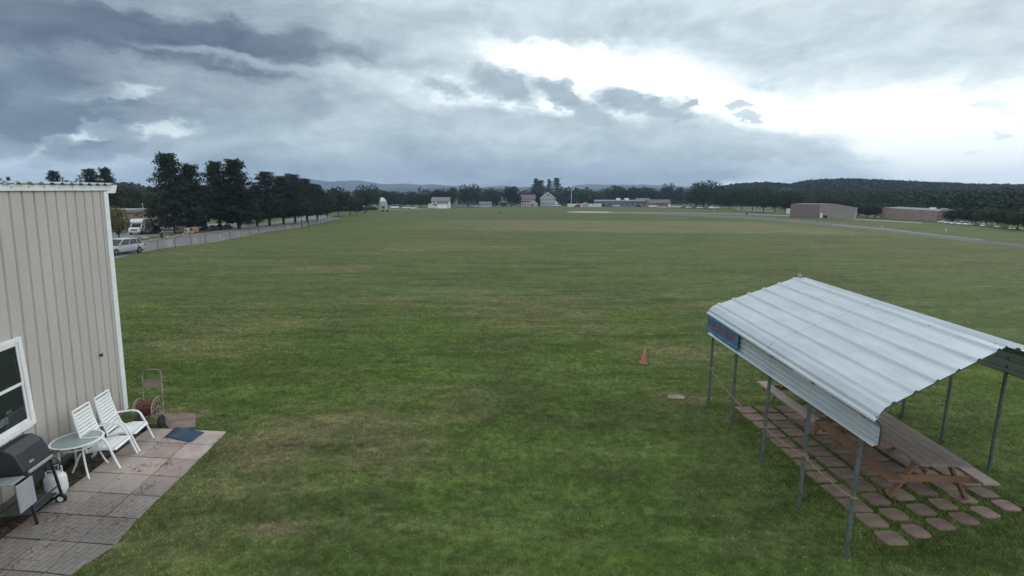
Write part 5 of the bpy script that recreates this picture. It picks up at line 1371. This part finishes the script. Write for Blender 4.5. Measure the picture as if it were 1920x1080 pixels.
def hq(mb, x0, x1, z0, z1, o): mb.prism([(x0,z0),(x1,z0),(x1,z1),(x0,z1)], nr*o, ax, (0,0,1), nr*.05)
b = MB(); hq(b, 3.0*mp, 6.2*mp, 0, 9.5*mp, .02); b.build('door', 'snow_white', hg); b = MB(); hq(b, 9*mp, 16*mp, .5*mp, 5*mp, .02); b.build('window', 'glass_dark', hg)
b = MB(); L_ = v1.length; hq(b, L_-2.2*mp, L_-.3*mp, 0, 20.5*mp, .02); b.build('corner_trim', 'siding_grey', hg)
q = G(1477.5,400.8); mp = mpp(q); t = thing('water_tank', 'upright white tank left of the tan hangar', 'tank', q); b = MB(); b.lathe([(3.2*mp,0),(3.4*mp,8*mp),(3.0*mp,9*mp),(0,9.6*mp)], n=18, caps=False); b.build('body', 'siding_white', t); b = MB(); b.lathe([(3.6*mp,8.2*mp),(3.6*mp,8.9*mp)], n=18); b.build('rim', 'snow_white', t)
# low tan building farther right
A_ = G(1650,409.5); B_ = G(1756,415.8); mp = mpp((A_+B_)/2); lb = thing('storage_building', 'long low dull brown building right of the tan hangar', 'building', A_)
v1 = B_-A_; ax = v1.normalized(); bk = Vector((-ax.y, ax.x, 0))*9; hA, hB = 20*mpp(A_), 20*mpp(B_)
b = MB(); b.add([(0,0,0), v1, v1+bk, bk, (0,0,hA), v1+Vector((0,0,hB)), v1+bk+Vector((0,0,hB)), bk+Vector((0,0,hA))], [(0,1,5,4),(1,2,6,5),(2,3,7,6),(3,0,4,7)]); b.build('wall', mat('dull_brown', (.245,.19,.175), .75, var=.10, scale=.5, stretch=(1,1,4)), lb)
b = MB(); b.add([(-.2,-.3,hA), v1+Vector((.2,-.3,hB)), v1+bk*.5+Vector((0,0,hB+.25)), bk*.5+Vector((0,0,hA+.25)), v1+bk+Vector((0,0,hB)), bk+Vector((0,0,hA))], [(0,1,2,3),(3,2,4,5)]); b.build('roof', 'roof_mid', lb)
b = MB(); b.box(v1*.72+bk*.3+Vector((0,0,hB+.35)), (.9,.9,.7)); b.build('roof_vent', 'snow_white', lb)
for k in range(3): b = MB(); b.box(v1*(.86+.04*k)+bk*.35+Vector((0,0,hB+.12*(3-k)-.1)), (.9,.8,.6)); b.build('roof_box', 'siding_pink', lb)

# ================================================================== LEFT BACKGROUND
A_ = G(205,437); B_ = G(297,430); mp = mpp((A_+B_)/2)
tbld = thing('flat_roofed_building', 'tan flat-roofed building behind the white box truck', 'building', A_); v1 = B_-A_; ax = v1.normalized(); bk = Vector((-ax.y, ax.x, 0))*14
hA, hB = 41*mpp(A_), 38.5*mpp(B_)
b = MB(); b.add([(0,0,0), v1, v1+bk, bk, (0,0,hA), v1+Vector((0,0,hB)), v1+bk+Vector((0,0,hB)), bk+Vector((0,0,hA))], [(0,1,5,4),(1,2,6,5),(2,3,7,6),(3,0,4,7),(4,5,6,7)]); b.build('wall', 'tan_wall', tbld)
nr = Vector((ax.y,-ax.x,0))
b = MB(); b.add([nr*.3+Vector((0,0,hA)), v1+nr*.3+Vector((0,0,hB)), v1+bk+Vector((0,0,hB+.1)), bk+Vector((0,0,hA+.1)), nr*.3+Vector((0,0,hA-.45)), v1+nr*.3+Vector((0,0,hB-.45)), Vector((0,0,hA-.45)), v1+Vector((0,0,hB-.45))], [(0,1,2,3),(0,1,5,4),(4,5,7,6)]); b.build('roof_edge', mat('roof_pale', (.26,.26,.28), .7), tbld)
b = MB(); b.cyl(v1*.72+Vector((0,0,hB)), v1*.72+Vector((0,0,hB+.9)), .08, n=8); b.build('vent_pipe', 'siding_grey', tbld)
b = MB(); L_ = v1.length
for (x0_, x1_, z1_) in ((.34,.42,.45),): b.prism([(L_*x0_,0),(L_*x1_,0),(L_*x1_,hA*z1_),(L_*x0_,hA*z1_)], nr*.02, ax, (0,0,1), nr*.06)
b.build('door', mat('door_brown', (.12,.07,.055), .7), tbld)
# lean-to canopy and dark bay
q = G(294,432); mp = mpp(q); t = thing('canopy', 'flat canopy on a white post beside the tan building', 'canopy', q)
b = MB(); b.cyl((0,0,0), (0,0,18*mp), .10, n=10); b.build('post', 'siding_white', t)
b = MB(); b.box((1.2,2,18.4*mp), (8,5,.22)); b.build('roof', 'roof_mid', t); b = MB(); b.box((3.2,4.3,9*mp), (5,.2,18*mp)); b.build('back_wall', mat('dark_bay', (.03,.045,.055), .8), t)
# yellow-orange equipment pieces under the second pine
def crate(name, px, base, wp, hp_, m, label, cat, dp=1.5, det=None):
    q = G(px, base); mp = mpp(q); t = thing(name, label, cat, q)
    b = MB(); b.box((0,0,hp_*mp/2+.12), (wp*mp,dp,hp_*mp)); b.build('body', m, t, bevel=.08)
    b = MB(); b.box((0,-dp/2-.02,hp_*mp*.55+.12), (wp*mp*.5,.06,hp_*mp*.35)); b.build('panel', det or 'dark_steel', t)
    for sx in (-1,1): b = MB(); b.box((sx*wp*mp*.36,0,.06), (wp*mp*.16,dp*.9,.14)); b.build('skid', 'dark_steel', t)
    return t
crate('generator', 340, 437, 9, 12, mat('dull_orange', (.22,.15,.09), .7, var=.2), 'dull tan machine left of the brown tree trunk', 'machine')
crate('container', 357, 428.5, 11, 12, mat('peach', (.42,.31,.22), .7, var=.12), 'peach-coloured container under the second pine', 'container', 2)
crate('container', 371.5, 427.5, 8, 15, mat('pale_yellow', (.50,.45,.27), .7, var=.1), 'pale yellow container right of the peach one', 'container', 2, 'pale_yellow')
crate('compressor', 364.5, 437, 6.5, 10, mat('orange_box', (.30,.155,.085), .7, var=.2), 'rust-orange machine at the road edge under the pines', 'machine')
crate('cabinet', 355, 437.5, 7, 9, mat('pale_grey_box', (.36,.36,.36), .6, var=.1), 'pale cabinet with a dark door between the tree trunk and orange machine', 'cabinet')
crate('trailer', 374, 431.5, 14, 4.5, mat('trailer_tan', (.26,.24,.20), .7), 'low tan trailer left of the dark parked cars', 'trailer')
# black post box
q = G(303.5,447.5); mp = mpp(q); t = thing('post_box', 'black post box on a post at the far road edge', 'post box', q); b = MB(); b.cyl((0,0,0), (0,0,8*mp), .13, n=8); b.build('post', 'black_plastic', t); b = MB(); b.lathe([(3*mp,7*mp),(3.8*mp,9*mp),(3.6*mp,11*mp),(1.5*mp,12.4*mp),(0,12.6*mp)], n=12, caps=False); b.build('hood', 'black_enamel', t)
# white post sign and board frame, pale posts
q = G(514.5,418.5); mp = mpp(q); t = thing('signpost', 'small white sign on a pale post at the road edge', 'sign', q); b = MB(); b.cyl((0,0,0), (0,0,8*mp), .12, n=8); b.build('post', 'siding_pink', t); b = MB(); b.box((0,-.12,9*mp), (4.5*mp,.1,5*mp)); b.build('board', 'siding_pink', t, bevel=.03)
q = G(567.5,409); mp = mpp(q); t = thing('sign_frame', 'white open board frame standing before the pine grove', 'sign frame', q)
for sx in (-1,1): b = MB(); b.box((sx*4*mp,0,5*mp), (1.1*mp,.15,10*mp)); b.build('post', 'siding_white', t)
for z in (4, 9): b = MB(); b.box((0,-.1,z*mp), (9*mp,.1,1.3*mp)); b.build('board', 'siding_white', t)
for i, (x, b_, l) in enumerate(((509,418.3,'short pale post left of the small white sign'),(541,412.3,'thin white post in front of the pine trunks'),(548,412,'taller thin white post beside the first'))):
    q = G(x, b_); mp = mpp(q); b = MB(); hh = (5,10,14)[i]*mp; b.cyl((0,0,0), (0,0,hh), .09, n=8); b.lathe([(.10,hh),(.06,hh+.1),(0,hh+.14)], n=8, caps=False); o = b.build('marker_post', 'siding_grey'); o.location = q; tag(o, l, 'post', 'pale posts by the pine grove')
# boulders along the lot edge
st = mat('boulder', (.26,.25,.215), .9, var=.25, scale=1.5, bump=.4)
BP = [(222,457,9,5),(231,455,7,5),(243,450,6,4),(272,448,15,5),(283,452,10,4),(300,449.5,6,3.5),(314,447.5,9,5.5),(325,445.5,7,4),(333,444,8,5),(345,441.5,9,5),(352,440,6,6),(360,438.6,6,6),(214,459.5,8,5)]
MW = ['by the building corner','above the silver car, left','above the silver car, middle','right of the white truck nose, large','at the road edge below the truck','left of the black post box','right of the black post box','third right of the post box','fourth right of the post box','fifth right of the post box','tall one left of the orange machine','tall one at the orange machine','nearest the building trim']
for i, (x, y, w_, h_) in enumerate(BP):
    q = G(x, y); mp = mpp(q); bm_ = bmesh.new(); bmesh.ops.create_icosphere(bm_, subdivisions=3, radius=1)
    for v_ in bm_.verts:
        k = 1+.35*noise.noise(v_.co*1.3+Vector((i*3.1,0,0))); v_.co = Vector((v_.co.x*w_*mp/2*k, v_.co.y*w_*mp/2.4*k, v_.co.z*h_*mp/2*k+h_*mp*.38))
    me = bpy.data.meshes.new('boulder'); bm_.to_mesh(me); bm_.free(); me.materials.append(st); o = bpy.data.objects.new('boulder', me); COL.objects.link(o); o.location = q
    tag(o, 'pale boulder edging the lot, '+MW[i], 'boulder', 'boulders along the parking lot edge')
# small runway markers and shrubs at the far side
for i, (x, b_, l) in enumerate(((1654,426.8,'white runway edge marker below the low brown building'),(1773,433.8,'pale marker in the grass right of the runway, far right'))):
    q = G(x, b_); b = MB(); b.cyl((0,0,0), (0,0,.24), .05, n=8); b.lathe([(.08,.22),(.10,.28),(.05,.35),(0,.36)], n=10, caps=False); o = b.build('runway_marker', 'siding_white'); o.location = q; tag(o, l, 'marker', 'runway markers')
sm = {}
for i, (x, b_, s_, l) in enumerate(((718,397,3.6,'left of two small round shrubs before the tall narrow house'),(726,397,3.6,'right of two small round shrubs before the tall narrow house'),(684,400,3.2,'small dark shrub at the field edge'),(938,399.8,2.0,'tiny dark tuft in the middle of the far lawn'),(1400,402.5,3,'dark low shrub beside the runway'),(567,398,7,'pale shrub right of the white board frame'))):
    q = G(x, b_); mp = mpp(q)
    if not sm: o = make_broad(60, 1, 1.2, LEAF_DARK, l, 'shrub', 8, 60, .07, .05); o['category'] = 'shrub'; sm[0] = o; o.location = q; o.scale = (s_*mp*1.1,)*3
    else: o = copy_thing(sm[0], l, q, i, s_*mp*1.1)
    o['group'] = 'small shrubs at the field edge'
hd = thing('hedge', 'low reddish-brown hedge along the foot of the dark tree row', 'hedge', G(655,396)); q = G(655,396); rngh = np.random.default_rng(4); m_ = mpp(q)
V, F_ = leaf_cloud([((k-20)*.7*m_*1.6, 0+(k-20)*1.2, .7) for k in range(41)], [(1.2,1.4,.8)]*41, [40]*41, .3, rngh); raw_mesh('foliage', V, F_, 4, leafmat('reddish_hedge', (.05,.022,.016), (.075,.04,.025)), hd)
b = MB(); b.beam((-20*.7*m_*1.6, -24, .3), (20*.7*m_*1.6, 24, .3), .25, .3); b.build('stems', 'bark', hd)

# ================================================================== HAZE
hm = bpy.data.materials.new('haze'); hm.use_nodes = True; n = NT(hm.node_tree); n.n.clear()
pvn = n.new('ShaderNodeVolumePrincipled'); pvn.inputs['Color'].default_value = (.46,.68,1,1); pvn.inputs['Density'].default_value = HAZE; pvn.inputs['Anisotropy'].default_value = .2
ou = n.new('ShaderNodeOutputMaterial'); n.l.new(pvn.outputs[0], ou.inputs['Volume'])
b = MB(); b.box((0, 1900, 99), (7600, 4200, 210)); hz = b.build('haze', hm); tag(hz, kind='stuff', label='pale blue haze over the whole field')
